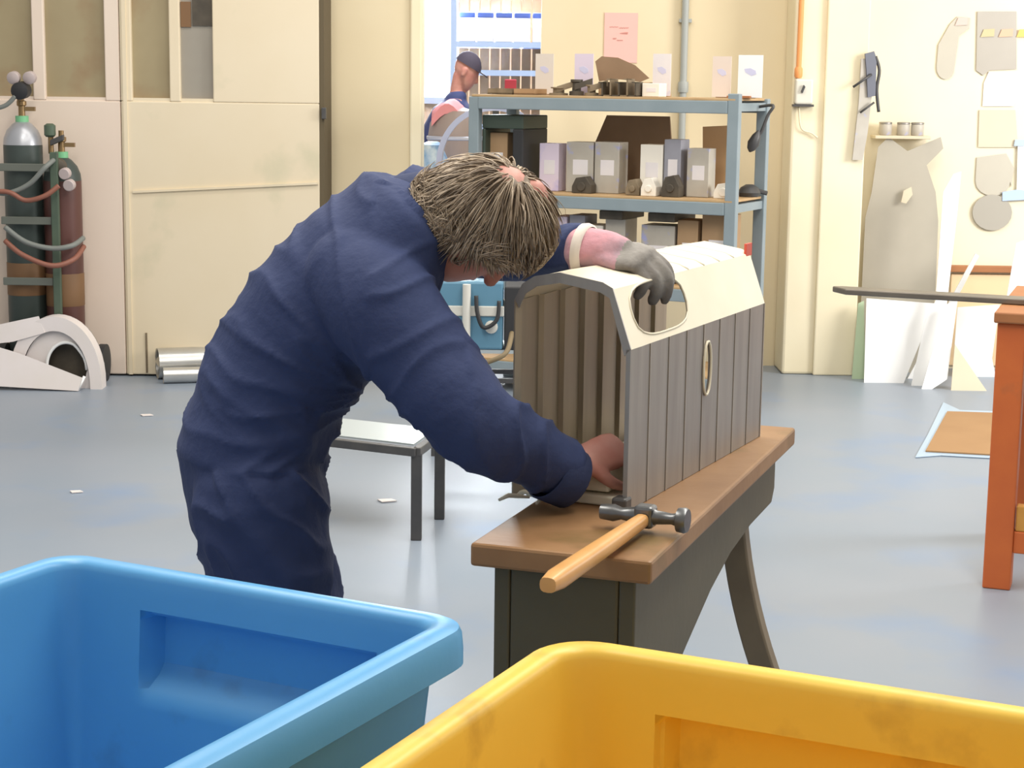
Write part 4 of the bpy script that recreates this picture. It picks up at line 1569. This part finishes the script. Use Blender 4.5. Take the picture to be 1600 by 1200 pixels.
lean('kraft_triangle', [(1486, foot(1486, 9.52)), (1492, 538), (1542, foot(1542, 9.52)), ], 9.52, 14, .006, template_pale, 'beige triangular offcut standing before the white sheets')
lean('thin_rod', [(1418, foot(1418, 9.9)), (1524, 396), (1530, 400), (1430, foot(1430, 9.9))], 9.9, 6, .012, sheet_white, 'thin white rod slanting above the steel bar')
lean('white_strip', [(1572, 470), (1588, 380), (1640, 360), (1640, 470)], 9.6, 4, .006, sheet_white, 'white sheet corner at the right frame edge above the table')

# ================================================================== ORANGE TABLE
op = G(1556, 921)
def TB(a, b, z):
    return Vector((op.x, op.y, 0)) + TX * a + TY * b + Z * z


TX, TY = Vector((math.cos(R(-20)), math.sin(R(-20)), 0)), Vector((math.sin(R(20)), math.cos(R(20)), 0))


def tbox(a0, a1, b0, b1, z0, z1):
    return MB().obox(TB(a0, b0, z0), TX * (a1 - a0), TY * (b1 - b0), Z * (z1 - z0))


tbl = root('orange_table', (op.x + .6, op.y + .4, 0), 'orange painted wooden table at the right edge carrying a steel bar', 'table')
LW = .088
tz = A(1560, 488, op.y).z
for a in (0, 1.2):
    for b in (0, .7):
        tbox(a - LW / 2, a + LW / 2, b, b + LW, 0, tz - .035).build('leg', orange_wood, tbl, bevel=.005)
zr0, zr1 = A(1590, 864, op.y).z, A(1590, 830, op.y).z
tbox(LW / 2, 1.2 - LW / 2, .01, .06, zr0, zr1).build('front_rail', orange_wood, tbl, bevel=.004)
tbox(LW / 2, 1.2 - LW / 2, .72, .77, zr0, zr1).build('rear_rail', orange_wood, tbl, bevel=.004)
tbox(LW / 2, 1.2 - LW / 2, .01, .05, tz - .13, tz - .036).build('apron', orange_wood, tbl, bevel=.004)
tbox(-.03, .03, LW, .7, tz - .13, tz - .036).build('apron', orange_wood, tbl, bevel=.004)
tbox(-.055, 1.27, -.015, .83, tz - .035, tz).build('top', brown_wood, tbl, bevel=.005)
wb = tbox(LW / 2 + .004, .2, .012, .055, zr1 + .0005, zr1 + .085)
tag(wb.build('wood_block', mat('yellow_wood', (206, 150, 70), .6, col2=(190, 134, 58), scale=9), bevel=.004), 'small yellow wood block on the lower rail of the orange table', 'block')
p_, q_ = A(1296, 456, 6.1), A(1600, 470, 5.85)
bz = tz + .001
bd = Vector((q_.x - p_.x, q_.y - p_.y, 0)).normalized()
bs = Z.cross(bd)
s_ = Vector((p_.x, p_.y, bz))
bar = MB().prism([s_ + bs * .04, s_ + bd * .06 - bs * .03, s_ + bd * 1.3 - bs * .03, s_ + bd * 1.3 + bs * .06, s_ + bd * .03 + bs * .06], Z * .02)
tag(bar.build('steel_bar', bar_m, bevel=.004), 'long grey steel bar overhanging the left edge of the orange table', 'bar')

# floor mat
mt = [G(1446, 708), G(1480, 646), G(1660, 652), G(1660, 720)]
fm = MB().prism([p + Z * .002 for p in [G(1430, 716), G(1450, 680), G(1474, 630), G(1500, 642), G(1670, 648), G(1670, 724), G(1470, 713)]], Z * .003)
tag(fm.build('plastic_film', film_m), 'pale blue plastic film under the cardboard sheet on the floor', 'film')
cm_ = MB().prism([p + Z * .006 for p in mt], Z * .006)
tag(cm_.build('cardboard_sheet', mat('floor_cardboard', (166, 130, 90), .8, col2=(154, 118, 80), scale=3)), 'flat brown cardboard sheet lying on the floor behind the orange table leg', 'cardboard')

# ================================================================== GAS CYLINDERS
YG = 9.46
def gas(x, r, ytop, m, lab, shoulder, valve):
    c = Vector((A(x, 300, YG).x, YG, 0))
    zt_ = A(x, ytop, YG).z
    o = root('gas_cylinder', c, lab, 'cylinder', 'gas cylinders on the trolley')
    b0 = Vector((c.x, c.y, .072))
    H_ = zt_ - .072
    MB().lathe(b0, Z, [(r * .9, 0), (r, .02), (r, H_ - .12)], 28).build('body', m, o, smooth=40)
    MB().lathe(b0, Z, [(r, H_ - .12), (r * .96, H_ - .085), (r * .8, H_ - .045), (r * .5, H_ - .012), (r * .32, H_)], 28).build('shoulder', shoulder, o, smooth=40)
    MB().lathe(b0 + Z * H_, Z, [(r * .34, -.004), (r * .34, .03)], 18).build('neck_ring', green_ring, o, smooth=40)
    v = MB().lathe(b0 + Z * (H_ + .03), Z, [(.018, 0), (.018, .05), (.026, .055), (.026, .075), (.014, .08), (.014, .11)], 12)
    v.obox(b0 + Vector((.0, -.012, H_ + .055)), (.07, 0, 0), (0, .024, 0), (0, 0, .022))
    v.build('valve', valve, o, smooth=35)
    MB().lathe(b0 + Z * (H_ * .30), Z, [(r + .001, 0), (r + .002, .002), (r + .002, .17), (r + .001, .172)], 28, cap=False).build('label_band', label_orange, o, smooth=40)
    return o, b0, H_


g1_, b1, H1 = gas(38, .100, 190, cyl_green, 'dark green gas cylinder with silver shoulder at the left frame edge', cyl_white, brass)
g2_, b2, H2 = gas(98, .098, 246, cyl_maroon, 'maroon gas cylinder to the right of the dark green one', cyl_green, brass)
# regulators
rg1 = root('pressure_regulator', A(30, 160, YG - .02), 'dark regulator with two gauges on top of the dark green cylinder', 'regulator')
ORG[rg1.name] = rg1.location.copy()
MB().lathe(A(31, 142, YG - .07), (0.1, 1, 0.1), [(.02, -.02), (.045, -.01), (.045, .05), (.03, .07)], 18).build('body', black_rub, rg1, smooth=40)
MB().tube([A(31, 165, YG), A(31, 142, YG - .02)], .016, 10).build('stem', brass, rg1, smooth=40)
for x in (20, 45):
    MB().lathe(A(x, 122, YG - .07), (0.1, 1, .15), [(.028, -.004), (.033, 0), (.033, .03), (.02, .034)], 18).build('gauge', gauge_m, rg1, smooth=40)
MB().tube(bez([A(24, 150, YG - .07), A(10, 164, YG - .07), A(-14, 174, YG - .07), A(-40, 200, YG - .07)], 6), .012, 10).build('outlet_hose', hose_grey, rg1, smooth=True)
rg2 = root('pressure_regulator', A(96, 240, YG - .12), 'drab regulator with pale gauge on the maroon cylinder', 'regulator')
ORG[rg2.name] = rg2.location.copy()
MB().lathe(A(78, 205, YG - .02), Z, [(.02, -.03), (.03, -.02), (.03, .03), (.016, .04)], 14).build('knob', trolley_green, rg2, smooth=40)
MB().tube([A(80, 240, YG - .02), A(79, 208, YG - .02)], .014, 10).build('stem', brass, rg2, smooth=40)
MB().obox(A(78, 228, YG - .06), (.07, 0, .03), (0, .03, 0), (0, 0, .03)).build('handle', dark_metal, rg2, bevel=.004)
MB().lathe(A(88, 262, YG - .13), (0, 1, .1), [(.03, 0), (.045, .01), (.045, .05), (.03, .06)], 18).build('body', junk_dark, rg2, smooth=40)
for (x, y) in ((107, 290), (100, 272)):
    MB().lathe(A(x, y, YG - .15), (0.1, 1, .15), [(.026, -.004), (.030, 0), (.030, .03), (.02, .034)], 18).build('gauge', gauge_m, rg2, smooth=40)
# trolley
tr = root('cylinder_trolley', (A(60, 500, YG).x, YG, 0), 'dark green two-wheeled trolley frame holding the gas cylinders', 'trolley')
zbar = [A(60, y, YG - .13).z for y in (262, 345, 440)]
xl, xr = A(4, 400, YG - .13).x, A(130, 400, YG - .13).x
for x in (88, ):
    MB().box(A(x - 6, 400, YG - .15).x, A(x + 6, 400, YG - .15).x, YG - .155, YG - .125, .03, A(x, 236, YG).z).build('post', trolley_green, tr, bevel=.004)
for z in zbar:
    MB().box(xl, A(92, 400, YG).x, YG - .135, YG - .118, z - .02, z + .02).build('strap', mat('strap_grey', (112, 116, 108), .5, .3), tr, bevel=.003)
MB().box(xl, xr, YG - .14, YG + .12, .045, .07).build('toe_plate', trolley_green, tr, bevel=.004)
for x in (xl - .06, xr + .045):
    MB().lathe((x, YG - .02, .10), (1, 0, 0), [(.06, 0), (.10, .004), (.10, .04), (.06, .044)], 22).build('wheel', black_rub, tr, smooth=40)
MB().box(xl - .06, xr + .09, YG - .03, YG - .01, .03, .045).build('axle', dark_metal, tr)
MB().box(xl, xr, YG - .12, YG - .05, .0, .045).build('front_foot', dark_metal, tr)
# hoses looped round the cylinders
def hose(pts, m, lab, r=.013):
    P = bez([A(x, y, Y) for x, y, Y in pts], 8)
    tag(MB().tube(P, r, 10).build('hose', m, smooth=True), lab, 'hose', 'hoses looped over the cylinders')


hose([(-30, 296, 9.26), (10, 302, 9.26), (45, 288, 9.26), (70, 262, 9.26), (84, 250, 9.31)], hose_grey, 'grey hose curving from the left edge up to the maroon cylinder')
hose([(-30, 300, 9.24), (12, 300, 9.24), (40, 313, 9.24), (70, 306, 9.24), (92, 290, 9.26)], hose_red, 'upper rust-red hose loop hanging in front of the cylinders')
hose([(8, 355, 9.26), (40, 378, 9.24), (80, 388, 9.24), (112, 384, 9.26), (130, 372, 9.36)], hose_grey, 'grey hose loop low across both cylinders', .014)
hose([(8, 376, 9.26), (35, 398, 9.23), (80, 415, 9.22), (114, 406, 9.26), (131, 385, 9.36)], hose_red, 'lower rust-red hose loop under the grey loop', .014)

# ================================================================== WHITE COWL ON THE FLOOR
YW = 9.2
cw = root('white_cowl', (A(90, 590, YW).x, YW, 0), 'white arched sheet metal cowl standing on the floor before the cylinders', 'cowl')
cxw, czw = A(88, 590, YW).x, .0
zpk = A(88, 494, YW).z
Ro = A(160, 585, YW).x - cxw
outer, inner = [], []
for i in range(25):
    a = R(180 * i / 24)
    outer.append(Vector((cxw + Ro * math.cos(a), 0, zpk * math.sin(a) ** .85)))
    inner.append(Vector((cxw + (Ro - .06) * math.cos(a), 0, (zpk - .075) * math.sin(a) ** .85)))
rs = []
for o_, i_ in zip(outer, inner):
    rs.append([Vector((o_.x, YW - .02, o_.z)), Vector((o_.x, YW + .09, o_.z)), Vector((o_.x - (o_.x - i_.x) * .1, YW + .09, o_.z - (o_.z - i_.z) * .1)), Vector((o_.x - (o_.x - i_.x) * .1, YW - .01, o_.z - (o_.z - i_.z) * .1)), Vector((i_.x, YW - .01, i_.z)), Vector((i_.x, YW - .02, i_.z))])
MB().rings(rs).build('arch_band', white_sheet, cw, smooth=40)
hx_, hz_ = A(104, 574, YW).x, A(104, 574, YW).z
web_o = [(p.x, p.z) for p in inner] + [(inner[-1].x + (inner[0].x - inner[-1].x) * k / 24, .0) for k in range(1, 24)]
web_h = []
for (x_, z_) in web_o:
    dx_, dz_ = x_ - hx_, z_ - hz_
    l_ = math.hypot(dx_, dz_) or 1
    web_h.append((hx_ + dx_ / l_ * min(.105, l_ * .9), max(.004, hz_ + dz_ / l_ * min(.13, l_ * .9))))
bridge_plate(lambda a, b: Vector((a, YW + .01, b)), web_o, web_h, (0, .006, 0)).build('front_web', white_sheet, cw)
MB().tube([Vector((a, YW + .008, b)) for a, b in web_h[2:23]], .009, 8).build('opening_rim', sheet_white, cw, smooth=True)
MB().prism([Vector((p.x, YW + .084, p.z)) for p in outer], (0, .006, 0)).build('back_plate', junk_dark, cw)
# white tray before it
tn = Vector((0.0, -1, .22)).normalized()
wt = root('white_tray', G(60, 606), 'white folded sheet metal tray lying against the cowl', 'tray')
ORG[wt.name] = wt.location.copy()
p0w = G(125, 612)
plate('face', [(-60, 600), (-60, 560), (0, 543), (30, 552), (128, 590), (122, 611)], p0w, tn, -.008, white_sheet, parent=wt)
plate('fold', [(-60, 543), (-60, 520), (8, 505), (60, 494), (70, 520), (20, 534)], Vector((p0w.x, YW - .03, .2)), Vector((0.02, -1, .1)), -.008, white_sheet, parent=wt)
MB().tube([G(-60, 603) + Z * .012, G(124, 611) + Z * .012], .011, 8).build('rolled_edge', sheet_white, wt, smooth=True)
MB().tube([G(122, 611) + Z * .01, A(132, 588, 9.15)], .008, 8).build('side_edge', sheet_white, wt, smooth=True)
# steel tubes on the floor
tc_ = G(252, 588)
for k, (x, y, r, ln, lab) in enumerate(((253, 586, .083, .75, 'large dull sheet metal tube lying on the floor by the doors'), (268, 588, .042, .6, 'small shiny metal tube lying in front of the large tube'))):
    g0 = G(x, y)
    c = Vector((g0.x, g0.y - (.0 if k == 0 else .06), r))
    ad = Vector((.94, .34 if k == 0 else .25, 0)).normalized()
    if k == 0:
        c.y -= .12
    else:
        c.y -= .17
    prof_ = [(r, 0), (r, ln), (r - .006, ln), (r - .006, .004)]
    t_ = MB().lathe(c, ad, prof_, 30, cap=False)
    n_ = 30
    b_ = len(t_.v)
    for kx in range(n_):                    # join inner and outer lip
        t_.f.append((kx, (kx + 1) % n_, 3 * n_ + (kx + 1) % n_, 3 * n_ + kx))
        t_.mi.append(0)
    tag(t_.build('metal_tube', shiny, smooth=40), lab, 'tube')

# ================================================================== LOW TABLE AND BLUE MACHINE BEHIND THE WORKER
lc = G(650, 845)
zt_ = .335
lt = root('low_table', (lc.x - .3, lc.y + .7, 0), 'low steel-framed table with thin dark legs behind the worker', 'table')
dl = (G(570, 694, zt_) - G(648, 703, zt_))
dl.normalize()
db = (G(795, 596, zt_) - G(650, 700, zt_))
db.z = 0
db.normalize()
DBL = .36
C0 = Vector((lc.x, lc.y, 0))
for (a, b) in ((0, 0), (.72, 0), (0, DBL - .04), (.72, DBL - .04)):
    o_ = C0 + dl * a + db * b
    MB().obox(o_ - Vector((.019, 0, 0)), (.038, 0, 0), (0, .038, 0), (0, 0, zt_ - .02)).build('leg', dark_metal, lt, bevel=.003)
for (o_, d_, l_) in ((C0, dl, .74), (C0 + db * (DBL - .02), dl, .74), (C0, db, DBL), (C0 + dl * .72, db, DBL)):
    sd_ = Z.cross(d_) * .03
    MB().obox(Vector((o_.x, o_.y, zt_ - .03)) - sd_ / 2, d_ * l_, sd_, Z * .03).build('frame_rail', dark_metal, lt, bevel=.003)
MB().obox(Vector((C0.x, C0.y, zt_ + .0)) + db * .03 + dl * .02, dl * .70, db * (DBL - .06), Z * .006).build('tabletop', galv_top, lt)

# blue machine on a dark stand further back
YX = 7.6
mx0, mx1 = A(682, 500, YX).x, A(786, 500, YX).x
zs_ = A(740, 592, YX).z
zb_ = A(740, 552, YX).z
ztop_ = A(740, 440, YX).z
bm_ = root('welding_machine', ((mx0 + mx1) / 2, YX + .15, 0), 'blue machine with pale bands and front pipe standing behind the worker', 'machine')
for x in (mx0 - .02, mx1 + .14):
    for y in (YX + .01, YX + .26):
        MB().box(x, x + .03, y, y + .03, 0, zb_).build('stand_leg', dark_metal, bm_)
for y in (YX + .015, YX + .265):
    MB().box(mx0 + .01, mx1 + .14, y, y + .02, zs_ - .02, zs_).build('stand_rail', dark_metal, bm_)
MB().box(mx0 - .02, mx1 + .17, YX, YX + .3, zb_, zb_ + .015).build('stand_shelf', galv_top, bm_)
zb_ += .015
MB().box(mx0, mx1, YX, YX + .28, zb_, ztop_).build('body', blue_mach, bm_, bevel=.01)
zb2 = A(740, 486, YX).z
MB().box(mx0 - .004, mx1 + .004, YX - .006, YX + .286, zb2 - .022, zb2 + .022).build('band', pale_band, bm_, bevel=.004)
px_ = A(729, 500, YX).x
MB().tube([(px_, YX - .02, zb_), (px_, YX - .02, ztop_ - .01)], .018, 10).build('front_pipe', pale_band, bm_, smooth=50)
MB().tube(bez([A(744, 462, YX - .02), A(746, 490, YX - .03), A(756, 512, YX - .03), A(776, 500, YX - .03), A(780, 470, YX - .02)], 6), .009, 8).build('cable', black_rub, bm_, smooth=True)
MB().box(mx1 + .006, mx1 + .12, YX + .0, YX + .24, zb_, ztop_ - .02).build('side_grille', black_rub, bm_, bevel=.006)
MB().lathe((mx1 - .05, YX - .012, zb_ + .10), (0, 1, 0), [(.02, 0), (.028, .004), (.028, .02)], 16).build('dial', pale_band, bm_, smooth=40)
cab = MB().tube(bez([A(700, 600, 7.5), A(735, 580, 7.48), A(760, 567, 7.47), A(790, 552, 7.48), A(800, 520, 7.58)], 6), .011, 8)
tag(cab.build('power_cable', mat('ochre_cable', (120, 104, 76), .6), smooth=True), 'thin brownish cable rising towards the casing behind the worker', 'cable')

# ================================================================== FAR ROOM
YF = 15.2
fs_ = root('far_shelving', (A(775, 100, YF).x, YF + .2, 0), 'pale blue shelving with white bins seen through the doorway', 'shelving')
fx0, fx1 = A(704, 60, YF).x, A(870, 60, YF).x
for x in (fx0, fx1):
    MB().box(x, x + .05, YF, YF + .05, 0, 2.6).build('upright', far_blue, fs_)
    MB().box(x, x + .05, YF + .45, YF + .5, 0, 2.6).build('upright', far_blue, fs_)
fz = [A(770, 74, YF).z, A(770, 118, YF).z, 1.2, .6]
for z in fz:
    MB().box(fx0 + .05, fx1, YF, YF + .5, z, z + .045).build('shelf', far_blue, fs_)
for i in range(9):                            # back boards in separate planks
    x = fx0 + .06 + i * (fx1 - fx0 - .08) / 9
    MB().box(x, x + (fx1 - fx0 - .08) / 9 - .012, YF + .46, YF + .475, .3, 2.6).build('back_board', card_m, fs_)
for i in range(5):
    xc = A(729 + 29 * i, 50, YF).x
    z0 = fz[0] + .046
    r = root('white_bin', (xc, YF + .16, z0), ['leftmost white bin on the far shelf by the window', 'second white bin from the window on the far shelf', 'middle white bin of the far shelf row', 'fourth white bin from the window on the far shelf', 'last white bin before the doorway edge on the far shelf'][i], 'bin', 'white bins on the far shelf')
    w2 = .068
    MB().prism([(xc - w2, YF + .02, z0), (xc - w2, YF + .3, z0), (xc - w2, YF + .3, z0 + .2), (xc - w2, YF + .1, z0 + .2), (xc - w2, YF + .02, z0 + .12)], (2 * w2, 0, 0)).build('tub', far_bin, r, bevel=.006)
    MB().box(xc - w2, xc + w2, YF + .1, YF + .3, z0 + .2, z0 + .245).build('lid', far_bin_blue, r, bevel=.01)
# person in the far room
fp = A(728, 112, 13.6)
fb = MB()
base = Vector((fp.x - .12, 13.6, 0))
fsho = Vector((fp.x - .10, 13.6, fp.z - .27))
fpel = Vector((fp.x - .30, 13.65, .95))
loft(fb, [(fpel - Z * .08, Vector((.12, 0, 0)), Vector((0, .16, 0))), (fpel, Vector((.13, 0, 0)), Vector((0, .17, 0))), (fpel.lerp(fsho, .5), Vector((.14, 0, 0)), Vector((0, .19, 0))), (fsho, Vector((.12, 0, 0)), Vector((0, .20, 0))), (fsho + Vector((.03, 0, .09)), Vector((.06, 0, 0)), Vector((0, .07, 0)))], 24)
limb(fb, [fsho + Vector((.02, -.20, -.02)), fsho + Vector((.08, -.26, -.30)), fsho + Vector((.32, -.2, -.36)), fsho + Vector((.42, -.18, -.34))], [.07, .058, .04, .028], 14)
limb(fb, [fsho + Vector((.02, .20, -.02)), fsho + Vector((.10, .26, -.28)), fsho + Vector((.34, .2, -.34)), fsho + Vector((.44, .18, -.32))], [.07, .058, .04, .028], 14)
for s in (-.1, .1):
    limb(fb, [fpel + Vector((0, s, -.05)), fpel + Vector((.06, s, -.48)), Vector((fpel.x + .02, fpel.y + s, .07)), Vector((fpel.x + .16, fpel.y + s, .04))], [.105, .07, .05, .038], 14)
for s in (-.18, .18):                        # hands with fingers
    hk_ = fsho + Vector((.50, s, -.33))
    hand(fb, fsho + Vector((.42, s, -.33)), hk_, Vector((0, 0, 1)), (20, 25, 15), thumb_side=1 if s > 0 else -1)
hcF = fp
fF = Vector((.85, -.1, -.5)).normalized()
fV = Vector((.5, 0, .86))
fV = (fV - fF * fV.dot(fF)).normalized()
fR_ = fF.cross(fV)
loft(fb, [(hcF + fF * cy + fV * z, fR_ * rx, fF * ry) for z, cy, rx, ry in hs_prof], 20)
limb(fb, [hcF + fF * .092 + fV * .02, hcF + fF * .112 - fV * .028], [.009, .014], 8, 3)
for sg in (-1, 1):
    c = hcF + fR_ * sg * .08 - fV * .01
    loft(fb, [(c + fV * z, fR_ * .006, fF * r_) for z, r_ in ((-.03, .009), (0, .018), (.03, .012))], 10)
limb(fb, [hcF - fF * .02 - fV * .05, fsho + Vector((.03, 0, .10)), fsho], [.055, .055, .06], 14)
p2 = finish(remeshed(fb, 'person', .009, 2, skin), 'person', Vector((fpel.x, fpel.y, 0)))
tag(p2, 'person in a navy jacket and dark cap leaning forward beyond the doorway', 'person')
jb = MB()
loft(jb, [(fpel - Z * .10, Vector((.15, 0, 0)), Vector((0, .19, 0))), (fpel, Vector((.155, 0, 0)), Vector((0, .20, 0))), (fpel.lerp(fsho, .5), Vector((.165, 0, 0)), Vector((0, .215, 0))), (fsho, Vector((.145, 0, 0)), Vector((0, .225, 0))), (fsho + Vector((.02, 0, .06)), Vector((.085, 0, 0)), Vector((0, .10, 0)))], 24)
limb(jb, [fsho + Vector((.02, -.20, -.02)), fsho + Vector((.08, -.26, -.30)), fsho + Vector((.32, -.2, -.36)), fsho + Vector((.40, -.18, -.345))], [.095, .08, .06, .048], 14)
limb(jb, [fsho + Vector((.02, .20, -.02)), fsho + Vector((.10, .26, -.28)), fsho + Vector((.34, .2, -.34)), fsho + Vector((.42, .18, -.325))], [.095, .08, .06, .048], 14)
finish(remeshed(jb, 'jacket', .012, 3, navy_j), 'jacket', ORG[p2.name], p2)
tb = MB()
loft(tb, [(fpel + Z * .02, Vector((.145, 0, 0)), Vector((0, .19, 0))), (fpel - Z * .12, Vector((.14, 0, 0)), Vector((0, .185, 0)))], 20)
for s in (-.1, .1):
    limb(tb, [fpel + Vector((0, s, -.08)), fpel + Vector((.06, s, -.48)), Vector((fpel.x + .02, fpel.y + s, .10))], [.125, .095, .08], 14)
finish(remeshed(tb, 'trousers', .014, 3, mat('dark_trousers', (58, 60, 76), .8)), 'trousers', ORG[p2.name], p2)
cpm = MB()
loft(cpm, [(hcF + fV * .045 - fF * .008, fR_ * .084, fF * .108), (hcF + fV * .085 - fF * .012, fR_ * .078, fF * .098), (hcF + fV * .115 - fF * .015, fR_ * .064, fF * .080), (hcF + fV * .138 - fF * .015, fR_ * .044, fF * .054), (hcF + fV * .150 - fF * .015, fR_ * .018, fF * .022)], 22, False)
pk = [hcF + fV * .05 + fF * .06 + fR_ * x for x in (-.07, .07)]
cpm.prism([hcF + fV * .048 + fF * .07 - fR_ * .072, hcF + fV * .044 + fF * .14 - fR_ * .05, hcF + fV * .042 + fF * .16, hcF + fV * .044 + fF * .14 + fR_ * .05, hcF + fV * .048 + fF * .07 + fR_ * .072], fV * .008)
cpm.build('cap', cap_m, p2, smooth=50)
# drum and rag in front of that person
dc = A(712, 200, 11.6)
dr = root('metal_drum', (dc.x, 11.6, 0), 'mauve-grey rounded metal drum beyond the doorway below the person', 'drum')
ztd = A(712, 168, 11.6).z
MB().lathe((dc.x, 11.6, 0), Z, [(.17, 0), (.18, .01), (.18, .3), (.186, .31), (.186, .33), (.18, .34), (.18, ztd - .20), (.165, ztd - .10), (.12, ztd - .02), (.05, ztd)], 30).build('shell', mauve_m, dr, smooth=40)
MB().lathe((dc.x, 11.6, ztd - .205), Z, [(.181, 0), (.187, .006), (.187, .02), (.181, .026)], 30, cap=False).build('hoop_ring', hoop_m, dr, smooth=40)
rg = MB()
rc = A(704, 160, 11.52)
for i in range(6):
    pass
rgr = []
for i in range(9):
    a = i / 8
    rgr.append([Vector((dc.x - .15 + .22 * a, 11.6 - .12 + .24 * k / 6, ztd - .10 + .085 * math.sin(math.pi * a) + .015 * math.sin(5 * a + k) + .04 * math.sin(math.pi * k / 6) + .03)) for k in range(7)] + [Vector((dc.x - .15 + .22 * a, 11.6 - .12 + .24 * k / 6, ztd - .10 + .085 * math.sin(math.pi * a) + .04 * math.sin(math.pi * k / 6) - .02)) for k in reversed(range(7))])
tag(MB().rings(rgr).build('pink_rag', pink_cloth, smooth=50), 'pink rag crumpled on top of the mauve drum', 'rag')
bbx = A(682, 222, 11.2)
bag = MB()
bag.lathe((A(676, 232, 11.2).x, 11.2, 0), Z, [(.09, 0), (.10, .02), (.10, A(676, 226, 11.2).z - .10), (.07, A(676, 226, 11.2).z - .03), (.08, A(676, 226, 11.2).z), (.03, A(676, 226, 11.2).z + .02)], 16)
tag(bag.build('rubbish_sack', mat('blue_white_sack', (206, 222, 240), .5, col2=(120, 160, 210), scale=14, amount=.3), smooth=50), 'blue and white plastic sack at the left side of the doorway', 'sack')
rdp = A(800, 130, 12.4)
rd = root('far_trolley', (rdp.x, 12.4, 0), 'tan bench with a red box on it beyond the doorway', 'bench')
zz_ = A(790, 146, 12.4).z
MB().box(rdp.x - .15, rdp.x + .45, 12.4, 12.9, zz_ - .03, zz_).build('top', card_m, rd)
for sx in (-.13, .4):
    for sy in (12.42, 12.84):
        MB().box(rdp.x + sx, rdp.x + sx + .04, sy, sy + .04, 0, zz_ - .03).build('leg', dark_metal, rd)
rx = MB().box(rdp.x - .05, rdp.x + .03, 12.45, 12.55, zz_ + .0005, A(800, 124, 12.45).z)
tag(rx.build('red_box', red_m, bevel=.006), 'small red box on the tan bench beyond the doorway', 'box')
for k, (x, y, sz) in enumerate(((606, 784, .035), (230, 650, .03), (120, 770, .025))):
    c = G(x, y) + Z * .002
    mb = MB().prism([c + Vector((sz, 0, 0)), c + Vector((sz * .3, sz * .9, 0)), c + Vector((-sz * 1.2, sz * .5, 0)), c + Vector((-sz * .6, -sz * .7, 0))], Z * .004)
    tag(mb.build('paper_scrap', white_sheet), ['pale scrap on the floor between the worker and the low table leg', 'pale scrap on the floor left of the worker near the doors', 'pale scrap on the floor above the blue tub at the left'][k], 'scrap', 'scraps on the floor')
print('done')
